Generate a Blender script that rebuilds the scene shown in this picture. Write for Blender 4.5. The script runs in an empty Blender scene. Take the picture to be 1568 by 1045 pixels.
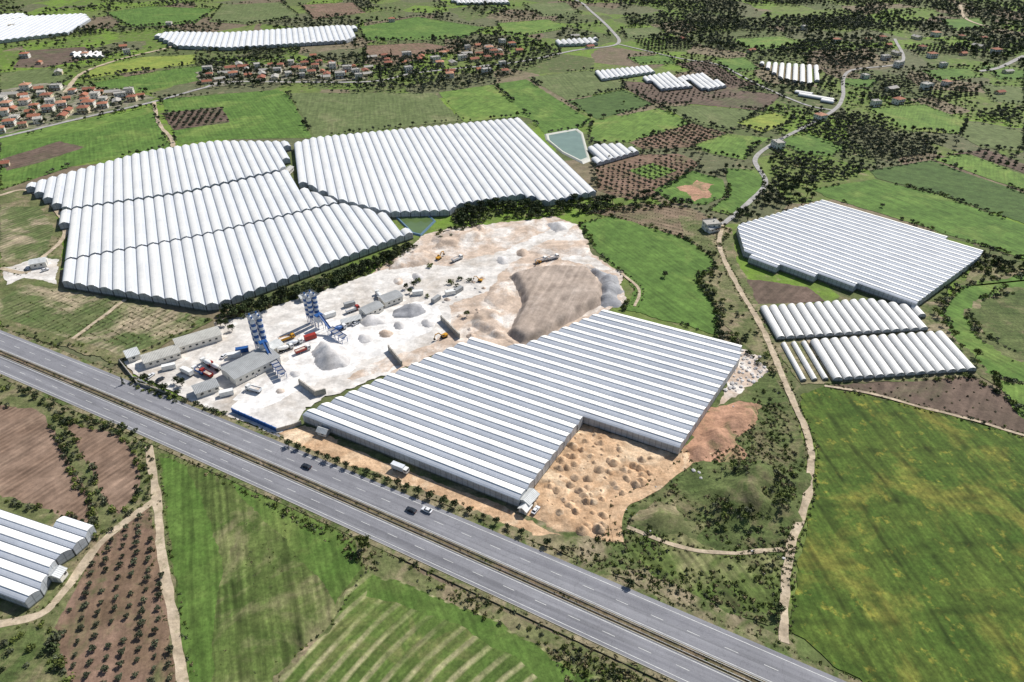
import bpy, math, random
import numpy as np
from mathutils import Vector, noise as mn
random.seed(11); rng=np.random.default_rng(5)
sc=bpy.context.scene
COL=sc.collection
# ---------------------------------------------------------------- survey -> metric ground
CH=200.0; P=math.radians(34.5); FP=1045.0; SP=math.sin(P); CP=math.cos(P)
def G(u,v,z=0.0):
    dx=(u-784.0)/FP; dy=(v-522.5)/FP
    t=(CH-z)/(SP+dy*CP)
    return (dx*t,(CP-dy*SP)*t)
def GP(poly,z=0.0): return np.array([G(a,b,z) for a,b in poly])
def dirv(vx):
    d=np.array([(vx-784.0)/FP,1.2135]); return d/np.linalg.norm(d)
def S(r,g,b):
    f=lambda c:(c/255/12.92) if c/255<=0.04045 else ((c/255+0.055)/1.055)**2.4
    return (f(r),f(g),f(b),1)
def link(o,parent=None):
    COL.objects.link(o)
    if parent is not None: o.parent=parent
    return o
# ---------------------------------------------------------------- material helpers
class NT:
    def __init__(s,name):
        s.m=bpy.data.materials.new(name); s.m.use_nodes=True; s.t=s.m.node_tree
        s.b=s.t.nodes['Principled BSDF']; s.b.inputs['Roughness'].default_value=0.9
        s.b.inputs['Specular IOR Level'].default_value=0.2
    def n(s,typ,**kw):
        x=s.t.nodes.new(typ)
        for k,v in kw.items(): setattr(x,k,v)
        return x
    def set(s,sock,val):
        if isinstance(val,bpy.types.NodeSocket): s.t.links.new(val,sock)
        else:
            if isinstance(val,tuple) and len(val)==4 and sock.type=='VECTOR': val=val[:3]
            sock.default_value=val
    def math(s,op,a,b=0.0,c=0.0,clamp=False):
        x=s.n('ShaderNodeMath',operation=op,use_clamp=clamp)
        s.set(x.inputs[0],a); s.set(x.inputs[1],b); s.set(x.inputs[2],c); return x.outputs[0]
    def pos(s): return s.n('ShaderNodeNewGeometry').outputs['Position']
    def noise(s,scale,detail=4,rough=.55,vec=None,dist=0.0):
        x=s.n('ShaderNodeTexNoise'); s.set(x.inputs['Vector'],vec if vec is not None else s.pos())
        x.inputs['Scale'].default_value=scale; x.inputs['Detail'].default_value=detail
        x.inputs['Roughness'].default_value=rough; x.inputs['Distortion'].default_value=dist
        return x.outputs['Fac']
    def rmp(s,v,lo,hi,a=0.0,b=1.0):
        x=s.n('ShaderNodeMapRange'); x.clamp=True
        s.set(x.inputs[0],v)
        for i,q in enumerate((lo,hi,a,b)): x.inputs[i+1].default_value=q
        return x.outputs[0]
    def mix(s,f,a,b,mode='MIX'):
        x=s.n('ShaderNodeMix',data_type='RGBA',blend_type=mode)
        s.set(x.inputs[0],f); s.set(x.inputs[6],a); s.set(x.inputs[7],b); return x.outputs[2]
    def dot(s,p,v):
        x=s.n('ShaderNodeVectorMath',operation='DOT_PRODUCT'); s.set(x.inputs[0],p); x.inputs[1].default_value=v; return x.outputs['Value']
    def val(s,c,f):
        x=s.n('ShaderNodeVectorMath',operation='SCALE'); s.set(x.inputs[0],c); s.set(x.inputs[3],f); return x.outputs[0]
    def bump(s,h,strength=.5,dist=.3):
        x=s.n('ShaderNodeBump'); x.inputs['Strength'].default_value=strength; x.inputs['Distance'].default_value=dist
        s.set(x.inputs['Height'],h); s.t.links.new(x.outputs[0],s.b.inputs['Normal'])
    def col(s,c): s.set(s.b.inputs['Base Color'],c)

def field_mat(name,ca,cb,cc=None,scale=.05,rows=None,tram=None,tram2=None,cth=(.52,.68),cscale=.02,fine=.35,bump=.4,streak=.18,ring=None,spots=None,pale=None):
    q=NT(name); p=q.pos()
    n1=q.noise(scale,6,.66,p)
    c=q.mix(q.rmp(n1,.36,.64),ca,cb)
    if cc is not None:
        n2=q.noise(cscale,6,.66,p,.6); c=q.mix(q.rmp(n2,cth[0],cth[1]),c,cc)
    if spots is not None:
        c=q.mix(q.rmp(q.noise(.16,5,.7,p),spots[1],spots[1]+.08,0,.8),c,spots[0])
    nf=q.noise(.8,4,.75,p)
    f=q.rmp(nf,.28,.72,1-fine,1+fine)
    nm=q.noise(.17,4,.65,p)
    f=q.math('MULTIPLY',f,q.rmp(nm,.32,.68,.76,1.22))
    ang0=(rows or tram or (0,))[0]
    a=math.radians(ang0); cb_=q.n('ShaderNodeCombineXYZ')
    if ring:
        dv=q.n('ShaderNodeVectorMath',operation='DISTANCE'); q.set(dv.inputs[0],p); dv.inputs[1].default_value=(ring[0],ring[1],0); across=dv.outputs['Value']
    else: across=q.dot(p,(-math.sin(a),math.cos(a),0))
    alng=q.dot(p,(math.cos(a),math.sin(a),0))
    if streak:
        q.set(cb_.inputs[0],q.math('MULTIPLY',alng,.03)); q.set(cb_.inputs[1],q.math('MULTIPLY',across,.42))
        sn=q.noise(1.0,4,.65,cb_.outputs[0]); f=q.math('MULTIPLY',f,q.rmp(sn,.3,.7,1-streak,1+streak))
    if pale is not None:   # windrows of pale cut grass: (colour, spacing, strength)
        w=q.noise(.02,3,.5,p); ph=q.math('MULTIPLY_ADD',across,2*math.pi/pale[1],q.math('MULTIPLY',w,5.0))
        k=q.math('MULTIPLY',q.rmp(q.math('SINE',ph),.1,.9),q.rmp(q.noise(.035,4,.6,p),.36,.54,.15,1))
        k=q.math('MULTIPLY',k,q.rmp(q.noise(.5,4,.7,p),.3,.55,.4,1))
        c=q.mix(q.math('MULTIPLY',k,pale[2]),c,pale[0])
    for spec in (rows,tram,tram2):
        if spec is None: continue
        ang,sp,st,sharp=spec
        w=q.noise(.03,2,.5,p)
        a=math.radians(ang); x=across if (ang==ang0) else q.dot(p,(-math.sin(a),math.cos(a),0))
        ph=q.math('MULTIPLY_ADD',x,2*math.pi/sp,q.math('MULTIPLY',w,4.0))
        sn=q.math('SINE',ph)
        sn=q.rmp(sn,-1+2*sharp,1,0,1)
        nz=q.rmp(q.noise(.1,4,.65,p),.35,.6)
        f=q.math('MULTIPLY',f,q.math('SUBTRACT',1.0,q.math('MULTIPLY',q.math('MULTIPLY',sn,nz),st)))
    hs=q.n('ShaderNodeHueSaturation'); hs.inputs['Hue'].default_value=.49; hs.inputs['Saturation'].default_value=.88; hs.inputs['Value'].default_value=.98
    q.set(hs.inputs['Color'],q.val(c,f)); q.col(hs.outputs[0]); q.bump(nf,bump,.35)
    return q.m
def plain(name,c,rough=.7,spec=.3,metal=0.0,var=.12,vs=.8):
    q=NT(name); f=q.rmp(q.noise(vs,4,.6),.3,.7,1-var,1+var)
    q.col(q.val(c,f)); q.b.inputs['Roughness'].default_value=rough
    q.b.inputs['Specular IOR Level'].default_value=spec; q.b.inputs['Metallic'].default_value=metal
    return q.m

# ---------------------------------------------------------------- mesh builder
class MB:
    def __init__(s): s.v=[];s.f=[];s.m=[];s.uv=[]
    def face(s,pts,mat=0,uv=None):
        k=len(s.v); s.v+= [tuple(p) for p in pts]; s.f.append(tuple(range(k,k+len(pts)))); s.m.append(mat)
        s.uv.append(uv if uv else [(0,0)]*len(pts))
    def box(s,x0,x1,y0,y1,z0,z1,mat=0):
        c=[(x0,y0,z0),(x1,y0,z0),(x1,y1,z0),(x0,y1,z0),(x0,y0,z1),(x1,y0,z1),(x1,y1,z1),(x0,y1,z1)]
        for q in ((0,3,2,1),(4,5,6,7),(0,1,5,4),(1,2,6,5),(2,3,7,6),(3,0,4,7)): s.face([c[i] for i in q],mat)
    def cyl(s,p,q,r0,r1,n=10,mat=0,caps=True):
        p=Vector(p);q=Vector(q);d=(q-p).normalized()
        a=d.orthogonal().normalized(); b=d.cross(a)
        A=[p+(a*math.cos(2*math.pi*i/n)+b*math.sin(2*math.pi*i/n))*r0 for i in range(n)]
        B=[q+(a*math.cos(2*math.pi*i/n)+b*math.sin(2*math.pi*i/n))*r1 for i in range(n)]
        for i in range(n): j=(i+1)%n; s.face([A[i],A[j],B[j],B[i]],mat)
        if caps: s.face(A[::-1],mat); s.face(B,mat)
    def beam(s,p,q,w,h,mat=0):
        p=Vector(p);q=Vector(q);d=(q-p).normalized(); up=Vector((0,0,1))
        if abs(d.z)>.95: up=Vector((1,0,0))
        a=d.cross(up).normalized()*w/2; b=a.cross(d).normalized()*h/2
        c=[p-a-b,p+a-b,p+a+b,p-a+b,q-a-b,q+a-b,q+a+b,q-a+b]
        for k in ((0,3,2,1),(4,5,6,7),(0,1,5,4),(1,2,6,5),(2,3,7,6),(3,0,4,7)): s.face([c[i] for i in k],mat)
    def prism(s,prof,x0,x1,mat=0):
        A=[(x0,y,z) for y,z in prof];B=[(x1,y,z) for y,z in prof];n=len(prof)
        for i in range(n): j=(i+1)%n; s.face([A[i],B[i],B[j],A[j]],mat)
        s.face(A,mat); s.face(B[::-1],mat)
    def mesh(s,name,mats,smooth=False):
        me=bpy.data.meshes.new(name); me.from_pydata(s.v,[],s.f)
        for m in mats: me.materials.append(m)
        me.polygons.foreach_set('material_index',s.m)
        ul=me.uv_layers.new(name='UVMap'); flat=[c for f in s.uv for p in f for c in p]
        ul.data.foreach_set('uv',flat)
        if smooth: me.polygons.foreach_set('use_smooth',[True]*len(s.f))
        me.update(); return me
def obj(name,me,parent=None,loc=(0,0,0),rz=0,sc_=1):
    o=bpy.data.objects.new(name,me); o.location=loc; o.rotation_euler=(0,0,rz); o.scale=(sc_,)*3
    return link(o,parent)
def empty(name,loc=(0,0,0),rz=0,sc_=1):
    o=bpy.data.objects.new(name,None); o.location=loc; o.rotation_euler=(0,0,rz); o.scale=(sc_,)*3
    o.empty_display_size=.5
    return link(o)

# ---------------------------------------------------------------- geometry utils
def catmull(pts,step=4.0):
    pts=[np.array(p,float) for p in pts]
    e=[2*pts[0]-pts[1]]+pts+[2*pts[-1]-pts[-2]]; out=[]
    for i in range(1,len(e)-2):
        a,b,c,d=e[i-1:i+3]; n=max(1,int(np.linalg.norm(c-b)/step))
        for k in range(n):
            t=k/n; out.append(.5*((2*b)+(-a+c)*t+(2*a-5*b+4*c-d)*t*t+(-a+3*b-3*c+d)*t**3))
    out.append(pts[-1]); return np.array(out)
def inpoly(X,Y,poly):
    r=np.zeros(X.shape,bool); n=len(poly); j=n-1
    for i in range(n):
        xi,yi=poly[i];xj,yj=poly[j]
        c=((yi>Y)!=(yj>Y))&(X<(xj-xi)*(Y-yi)/((yj-yi) if yj!=yi else 1e-9)+xi)
        r^=c; j=i
    return r
def segdist(X,Y,pl,closed=True):
    d=np.full(X.shape,1e9); n=len(pl)
    for i in range(n if closed else n-1):
        a=pl[i];b=pl[(i+1)%n]; ab=b-a; L=ab@ab+1e-9
        t=np.clip(((X-a[0])*ab[0]+(Y-a[1])*ab[1])/L,0,1)
        d=np.minimum(d,np.hypot(X-a[0]-t*ab[0],Y-a[1]-t*ab[1]))
    return d
KEEP=[]
KLINE=[]
zc=[0.02]
def nz():
    zc[0]+=.004; return zc[0]
HEDGES=[]
def patch(name,mat,poly,jit=.7,hedge=0.0,keep=True):
    w=GP(poly); out=[]
    n=len(w)
    for i in range(n):
        a=w[i];b=w[(i+1)%n]; L=np.linalg.norm(b-a); k=max(1,int(L/1.6))
        for j in range(k):
            p=a+(b-a)*j/k
            v=Vector((p[0]*.09,p[1]*.09,.3)); s=jit*(1 if L<400 else 1.5)
            v2=v*5
            out.append((p[0]+s*1.8*mn.noise(v)+s*1.1*mn.noise(v2),p[1]+s*1.8*mn.noise(v+Vector((7,3,1)))+s*1.1*mn.noise(v2+Vector((3,3,3)))))
    z=nz()
    me=bpy.data.meshes.new(name); me.from_pydata([(x,y,z) for x,y in out],[],[tuple(range(len(out)))])
    me.materials.append(mat); me.update()
    if me.polygons[0].normal.z<0: me.flip_normals()
    o=obj(name,me)
    if keep: KEEP.append(w)
    if hedge>0: HEDGES.append((w,hedge))
    return o
def path(name,mat,pts,width,jit=.3,step=2.0,keep=True):
    c=catmull(GP(pts),step); t=np.gradient(c,axis=0); t/=np.linalg.norm(t,axis=1)[:,None]+1e-9
    nrm=np.stack([-t[:,1],t[:,0]],1); z=nz(); v=[];f=[]
    for i,(p,q) in enumerate(zip(c,nrm)):
        w1=width/2*(1+jit*1.5*mn.noise(Vector((i*.3,1.3,width)))); w2=width/2*(1+jit*1.5*mn.noise(Vector((i*.3,9.3,width))))
        v+=[(p[0]+q[0]*w1,p[1]+q[1]*w1,z),(p[0]-q[0]*w2,p[1]-q[1]*w2,z)]
        if i: k=2*i; f.append((k-2,k-1,k+1,k))
    me=bpy.data.meshes.new(name); me.from_pydata(v,[],f); me.materials.append(mat); me.update()
    if me.polygons[0].normal.z<0: me.flip_normals()
    if keep: KLINE.append((c,width/2+2,nrm,width))
    return obj(name,me)
def fbm(X,Y,s,z=0.0):
    fx=X.ravel();fy=Y.ravel(); out=np.zeros(fx.shape)
    for i in range(len(fx)):
        v=Vector((float(fx[i])*s,float(fy[i])*s,z)); out[i]=mn.noise(v)+.5*mn.noise(v*2.1)+.25*mn.noise(v*4.3)
    return out.reshape(X.shape)
def relief(name,mat,poly,h,slope,amp=.5,ns=.08,res=2.0,cone=False):
    w=GP(poly); z0=zc[0]-.02
    x0,y0=w.min(0)-3;x1,y1=w.max(0)+3
    xs=np.arange(x0,x1,res);ys=np.arange(y0,y1,res); X,Y=np.meshgrid(xs,ys)
    ins=inpoly(X,Y,w); d=segdist(X,Y,w); d=np.where(ins,d,-d)
    N=fbm(X,Y,ns,h)
    dd=np.clip((d+N*slope*.25)/slope,0,1)
    base=dd if cone else dd*dd*(3-2*dd)
    Z=z0+h*base+amp*N*np.clip(dd*2.5,0,1)
    Z[dd<=0]=-.15
    idx=np.arange(X.size).reshape(X.shape); f=[]
    for i in range(X.shape[0]-1):
        for j in range(X.shape[1]-1):
            if dd[i,j]>0 or dd[i+1,j]>0 or dd[i,j+1]>0 or dd[i+1,j+1]>0:
                f.append((int(idx[i,j]),int(idx[i,j+1]),int(idx[i+1,j+1]),int(idx[i+1,j])))
    me=bpy.data.meshes.new(name); me.from_pydata(np.stack([X.ravel(),Y.ravel(),Z.ravel()],1).tolist(),[],f)
    me.materials.append(mat); me.polygons.foreach_set('use_smooth',[True]*len(f)); me.update()
    return obj(name,me)

# ---------------------------------------------------------------- scatter with geometry nodes
def scatter_group(coll):
    ng=bpy.data.node_groups.new('scatter_'+coll.name,'GeometryNodeTree')
    ng.interface.new_socket('Geometry',in_out='INPUT',socket_type='NodeSocketGeometry')
    ng.interface.new_socket('Geometry',in_out='OUTPUT',socket_type='NodeSocketGeometry')
    N=ng.nodes; gi=N.new('NodeGroupInput'); go=N.new('NodeGroupOutput')
    ci=N.new('GeometryNodeCollectionInfo'); ci.inputs['Collection'].default_value=coll
    ci.inputs['Separate Children'].default_value=True; ci.inputs['Reset Children'].default_value=True
    ip=N.new('GeometryNodeInstanceOnPoints'); ip.inputs['Pick Instance'].default_value=True
    def at(n,t):
        a=N.new('GeometryNodeInputNamedAttribute'); a.data_type=t; a.inputs['Name'].default_value=n; return a.outputs[0]
    L=ng.links; L.new(gi.outputs[0],ip.inputs['Points']); L.new(ci.outputs[0],ip.inputs['Instance'])
    L.new(at('idx','INT'),ip.inputs['Instance Index']); L.new(at('rot','FLOAT_VECTOR'),ip.inputs['Rotation'])
    L.new(at('scl','FLOAT_VECTOR'),ip.inputs['Scale']); L.new(ip.outputs[0],go.inputs[0])
    return ng
GRP={}
def scatter(name,kind,pts,smin=.75,smax=1.25,z=0.0):
    if len(pts)==0: return
    pts=np.array(pts); n=len(pts)
    me=bpy.data.meshes.new(name); me.from_pydata([(float(p[0]),float(p[1]),z) for p in pts],[],[])
    s=rng.uniform(smin,smax,n); sv=np.stack([s*rng.uniform(.88,1.12,n),s*rng.uniform(.88,1.12,n),s*rng.uniform(.85,1.15,n)],1)
    r=np.stack([np.zeros(n),np.zeros(n),rng.uniform(0,6.28,n)],1)
    a=me.attributes.new('scl','FLOAT_VECTOR','POINT'); a.data.foreach_set('vector',sv.ravel().astype(np.float32))
    a=me.attributes.new('rot','FLOAT_VECTOR','POINT'); a.data.foreach_set('vector',r.ravel().astype(np.float32))
    a=me.attributes.new('idx','INT','POINT'); a.data.foreach_set('value',rng.integers(0,16,n).astype(np.int32))
    o=obj(name,me); md=o.modifiers.new('scatter','NODES'); md.node_group=GRP[kind]; return o
def fill(poly,spacing,thr=-9,ns=.02,seed=0.0,jit=.5):
    w=GP(poly)
    xs=np.arange(w[:,0].min(),w[:,0].max(),spacing);ys=np.arange(w[:,1].min(),w[:,1].max(),spacing)
    X,Y=np.meshgrid(xs,ys); X=X+rng.uniform(-jit,jit,X.shape)*spacing; Y=Y+rng.uniform(-jit,jit,Y.shape)*spacing
    m=inpoly(X,Y,w); X=X[m];Y=Y[m]
    if thr>-9 and len(X):
        k=np.array([mn.noise(Vector((x*ns,y*ns,seed)))+.5*mn.noise(Vector((x*ns*3,y*ns*3,seed))) for x,y in zip(X,Y)])+rng.uniform(-.15,.15,X.shape)
        X=X[k>thr];Y=Y[k>thr]
    return np.stack([X,Y],1)
def rowsfill(poly,ang,sx,sy,j=.3,miss=.06):
    w=GP(poly); a=math.radians(ang); d=np.array([math.cos(a),math.sin(a)]); n=np.array([-d[1],d[0]])
    A=w@d;B=w@n; U,V=np.meshgrid(np.arange(A.min(),A.max(),sx),np.arange(B.min(),B.max(),sy))
    X=U*d[0]+V*n[0]+rng.uniform(-j,j,U.shape);Y=U*d[1]+V*n[1]+rng.uniform(-j,j,U.shape)
    m=inpoly(X,Y,w)&(rng.uniform(0,1,U.shape)>miss); return np.stack([X[m],Y[m]],1)
def along(pts,sp,wid=1.0,miss=.1):
    c=catmull(GP(pts),sp)
    c=c+rng.uniform(-wid,wid,c.shape); return c[rng.uniform(0,1,len(c))>miss]

# ---------------------------------------------------------------- vegetation prototypes
def leafmat(name,dark,light):
    q=NT(name); a=q.n('ShaderNodeAttribute'); a.attribute_name='tone'
    oi=q.n('ShaderNodeObjectInfo')
    c=q.mix(a.outputs['Fac'],dark,light); c=q.val(c,q.rmp(oi.outputs['Random'],0,1,.65,1.4))
    q.col(c); q.b.inputs['Roughness'].default_value=.7
    return q.m
BARK=plain('bark',(.09,.065,.045,1))
M_OL=leafmat('olive_foliage',(.045,.055,.032,1),(.14,.155,.09,1))
M_DK=leafmat('dark_foliage',(.022,.036,.015,1),(.08,.105,.038,1))
M_BR=leafmat('spring_foliage',(.06,.085,.018,1),(.17,.2,.05,1))
M_CY=leafmat('cypress_foliage',(.01,.022,.008,1),(.035,.06,.02,1))
M_DR=leafmat('dry_foliage',(.12,.1,.05,1),(.26,.23,.12,1))
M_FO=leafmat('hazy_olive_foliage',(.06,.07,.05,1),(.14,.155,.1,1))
def tree_mesh(name,h,r,th,nc,nl,leaf,mat,shape='round',seed=0):
    R=np.random.default_rng(seed); b=MB()
    lean=R.uniform(-.25,.25,2)
    if th>0.05:
        top=(lean[0],lean[1],th+.25*(h-th)); b.cyl((0,0,-.1),top,r*.09,r*.055,6,1,False)
    cs=[]
    for i in range(nc):
        if shape=='cyp':
            z=th+(h-th)*(i+.5)/nc; rr=r*(1-.85*(i/nc)**1.6)*.55; a=R.uniform(0,6.28)
            cs.append((np.array([math.cos(a)*rr*.5,math.sin(a)*rr*.5,z]),rr*1.25))
        else:
            a=i*2.4+R.uniform(-.5,.5); q=math.sqrt((i+.4)/nc)*r*.68
            zz=th+(h-th)*(.32+.45*(1-(q/r)**2)+R.uniform(-.12,.12))
            cs.append((np.array([math.cos(a)*q,math.sin(a)*q,zz]),r*R.uniform(.34,.5)))
    if th>.05:
        for c,cr in cs[::2]:
            b.cyl((lean[0]*.7,lean[1]*.7,th*.8),tuple(c),r*.045,r*.015,4,1,False)
    tone=[0.0]*len(b.f)
    for c,cr in cs:
        tc=R.uniform(0,.75)
        for k in range(nl):
            d=R.normal(size=3); d/=np.linalg.norm(d); d[2]*=.8
            p=c+d*cr*R.uniform(.55,1.08)
            nn=d+R.normal(size=3)*.55; nn/=np.linalg.norm(nn)
            t=np.cross(nn,R.normal(size=3)); t/=np.linalg.norm(t)+1e-9; s=np.cross(nn,t)
            l=leaf*R.uniform(.6,1.3)
            b.face([p-t*l*.5,p+s*l*.38,p+t*l*.6,p-s*l*.42],0); tone.append(min(1,max(0,tc+R.uniform(-.25,.35))))
    me=b.mesh(name,[mat,BARK]); a=me.attributes.new('tone','FLOAT','FACE'); a.data.foreach_set('value',tone)
    return me
def protos(kind,meshes):
    c=bpy.data.collections.new(kind)
    for i,me in enumerate(meshes):
        c.objects.link(bpy.data.objects.new(me.name,me))
    GRP[kind]=scatter_group(c); return meshes
OL=protos('olive',[tree_mesh('olive_tree_crown',3.6,2.1,1.0,7,26,.75,M_OL,seed=i) for i in range(4)])
DK=protos('dark',[tree_mesh('broadleaf_tree_crown',7,3.4,1.6,9,34,1.0,M_DK,seed=10+i) for i in range(4)])
SP_=protos('spring',[tree_mesh('spring_tree_crown',6,2.8,1.4,8,30,.8,M_BR,seed=20+i) for i in range(3)])
CY=protos('cypress',[tree_mesh('cypress_crown',9,1.7,.5,9,24,.8,M_CY,'cyp',seed=30+i) for i in range(2)])
BU=protos('bush',[tree_mesh('bush_crown',1.8,1.6,.0,5,18,.6,m,seed=40+i) for i,m in enumerate((M_DK,M_OL,M_BR,M_OL,M_BR))])
TU=protos('tuft',[tree_mesh('grass_tuft',.6,.9,.0,4,10,.45,m,seed=50+i) for i,m in enumerate((M_BR,M_OL,M_DR,M_BR))])
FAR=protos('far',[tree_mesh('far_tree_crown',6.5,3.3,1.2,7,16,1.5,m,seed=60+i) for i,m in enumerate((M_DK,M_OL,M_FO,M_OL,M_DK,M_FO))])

# ---------------------------------------------------------------- ground
def ground_mat():
    q=NT('countryside_ground'); p=q.pos()
    nw=q.n('ShaderNodeTexNoise'); q.set(nw.inputs['Vector'],p); nw.inputs['Scale'].default_value=.02; nw.inputs['Detail'].default_value=3
    sub=q.n('ShaderNodeVectorMath',operation='MULTIPLY_ADD'); q.set(sub.inputs[0],nw.outputs['Color']); sub.inputs[1].default_value=(34,34,0); q.set(sub.inputs[2],p)
    fl=q.n('ShaderNodeVectorMath',operation='MULTIPLY'); q.set(fl.inputs[0],sub.outputs[0]); fl.inputs[1].default_value=(1,.75,0)
    v=q.n('ShaderNodeTexVoronoi'); q.set(v.inputs['Vector'],fl.outputs[0]); v.inputs['Scale'].default_value=.016
    cr=q.n('ShaderNodeValToRGB'); cr.color_ramp.interpolation='CONSTANT'
    cols=[(0,S(92,104,62)),(.16,S(110,128,64)),(.3,S(132,120,98)),(.4,S(102,126,54)),(.55,S(104,108,78)),(.66,S(112,140,54)),(.8,S(122,108,90)),(.88,S(98,112,64))]
    e=cr.color_ramp.elements
    e[0].position,e[0].color=cols[0]; e[1].position,e[1].color=cols[1]
    for a,b in cols[2:]:
        x=e.new(a); x.color=b
    sep=q.n('ShaderNodeSeparateColor'); q.set(sep.inputs[0],v.outputs['Color']); q.set(cr.inputs[0],sep.outputs[0])
    c=q.mix(q.rmp(q.noise(.05,6,.65,p),.45,.7,0,.8),cr.outputs[0],S(98,100,68))
    c=q.mix(q.rmp(q.noise(.13,6,.6,p),.56,.72),c,S(146,134,106))
    nf=q.noise(.8,4,.7,p); f=q.math('MULTIPLY',q.rmp(nf,.25,.75,.65,1.3),q.rmp(q.noise(.16,4,.65,p),.3,.7,.74,1.2))
    q.col(q.val(c,f)); q.bump(nf,.5,.4); return q.m
me=bpy.data.meshes.new('ground'); me.from_pydata([(-9000,-3000,0),(9000,-3000,0),(9000,16000,0),(-9000,16000,0)],[],[(0,1,2,3)])
me.materials.append(ground_mat()); obj('ground',me)

g_bright=field_mat('bright_green_crop',S(88,128,40),S(74,112,34),S(112,140,54),rows=(118,3.0,.16,0),fine=.24,streak=.22)
g_bright2=field_mat('bright_green_crop_b',S(104,140,46),S(84,120,38),S(128,144,64),rows=(60,2.6,.14,0),fine=.24,streak=.22)
g_dark=field_mat('dark_green_crop',S(68,98,42),S(80,110,48),None,rows=(152,3.2,.15,0),tram=(152,14,.25,.9),fine=.24)
g_olive=field_mat('dull_green_meadow',S(104,120,68),S(90,108,56),S(124,130,84),rows=(100,4,.1,0),fine=.24,streak=.22)
g_right=field_mat('flowering_green_field',S(62,94,16),S(80,104,24),S(126,128,40),scale=.045,cth=(.52,.68),cscale=.03,rows=(96,2.6,.2,0),tram=(96,15,.5,.92),tram2=(6,24,.35,.94),fine=.42,streak=.3,spots=(S(142,142,36),.58))
g_near=field_mat('rough_green_field',S(72,98,32),S(96,114,50),S(138,136,90),scale=.06,cth=(.48,.62),cscale=.03,rows=(112,2.6,.3,0),tram=(112,17,.4,.9),fine=.42,streak=.42)
g_near2=field_mat('fresh_green_strip',S(72,108,28),S(88,120,40),S(104,124,52),scale=.06,rows=(112,2.6,.2,0),tram=(112,12,.25,.9),fine=.35,streak=.28)
g_mown=field_mat('mown_green_field',S(72,102,30),S(90,114,42),S(116,122,64),scale=.05,cth=(.52,.66),cscale=.05,rows=(42,2.2,.2,.1),fine=.38,streak=.25,ring=(60,45),pale=(S(172,166,120),5.4,.8))
g_yel=field_mat('yellow_green_plot',S(140,154,50),S(112,138,42),None,fine=.25)
g_scrub=field_mat('scrub_grass',S(84,100,48),S(112,116,72),S(150,136,102),scale=.06,cscale=.07,cth=(.47,.66),fine=.4,bump=.8)
g_hum=field_mat('hummock_grass',S(72,92,40),S(94,108,56),S(128,118,84),scale=.07,cscale=.06,cth=(.5,.68),fine=.45,bump=.9,streak=.25)
b_brown=field_mat('ploughed_soil',S(150,126,102),S(128,105,82),S(170,146,118),rows=(60,2.4,.28,0),fine=.2,streak=.28)
b_dark=field_mat('dark_soil',S(116,98,82),S(100,86,70),S(96,102,66),rows=(50,5,.2,.2),fine=.28)
b_red=field_mat('red_soil_orchard',S(138,112,90),S(118,98,72),S(98,102,62),cscale=.06,rows=(109,5.5,.15,.2),fine=.35)
b_vine=field_mat('vine_soil',S(142,122,96),S(120,107,78),S(108,114,70),rows=(146,4.5,.35,.1),fine=.28)
b_veg=field_mat('vegetable_plot',S(86,108,52),S(108,118,70),S(172,158,124),scale=.06,cscale=.03,cth=(.48,.6),rows=(58,3.4,.45,.1),fine=.35,streak=.3)
dust=field_mat('limestone_dust',S(228,224,216),S(208,202,192),S(186,176,160),scale=.06,cscale=.035,cth=(.5,.68),rows=(160,4,.05,0),fine=.12,bump=.3,streak=.07)
dust2=field_mat('bright_dust',S(240,238,234),S(228,224,216),S(206,200,192),scale=.07,cscale=.05,cth=(.56,.7),fine=.08,bump=.2,streak=.05)
sand=field_mat('tan_quarry_soil',S(206,186,162),S(186,166,142),S(222,215,204),scale=.06,cscale=.05,cth=(.47,.62),fine=.2,bump=.5,streak=.1)
orange=field_mat('orange_earth',S(212,180,134),S(182,148,102),S(228,206,166),scale=.12,cscale=.06,fine=.3,bump=.9,streak=.12)
redearth=field_mat('red_earth',S(186,144,108),S(166,128,92),S(122,122,74),scale=.09,cscale=.08,fine=.3,bump=.8)
verge=field_mat('verge_soil',S(124,120,82),S(150,138,106),S(84,102,48),scale=.09,cscale=.08,cth=(.46,.6),fine=.4)
trk=field_mat('dirt_track',S(196,180,150),S(174,158,126),S(140,136,96),scale=.14,cscale=.2,cth=(.56,.7),fine=.2)
asph_l=field_mat('old_asphalt',S(172,169,164),S(158,155,150),None,fine=.1,streak=.05)
villg=field_mat('village_ground',S(124,122,92),S(156,150,132),S(88,104,60),scale=.06,cscale=.05,cth=(.45,.6),fine=.3)
plat=field_mat('crushed_brown_gravel',S(182,166,148),S(166,150,132),S(196,182,166),scale=.05,cscale=.03,rows=(70,5,.2,0),fine=.14,bump=.6)
greyg=field_mat('grey_gravel',S(166,166,168),S(146,146,150),None,scale=.1,fine=.15,bump=.5)
whiteg=field_mat('white_gravel',S(214,211,207),S(194,190,186),None,scale=.1,fine=.12,bump=.5,streak=.05)

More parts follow.
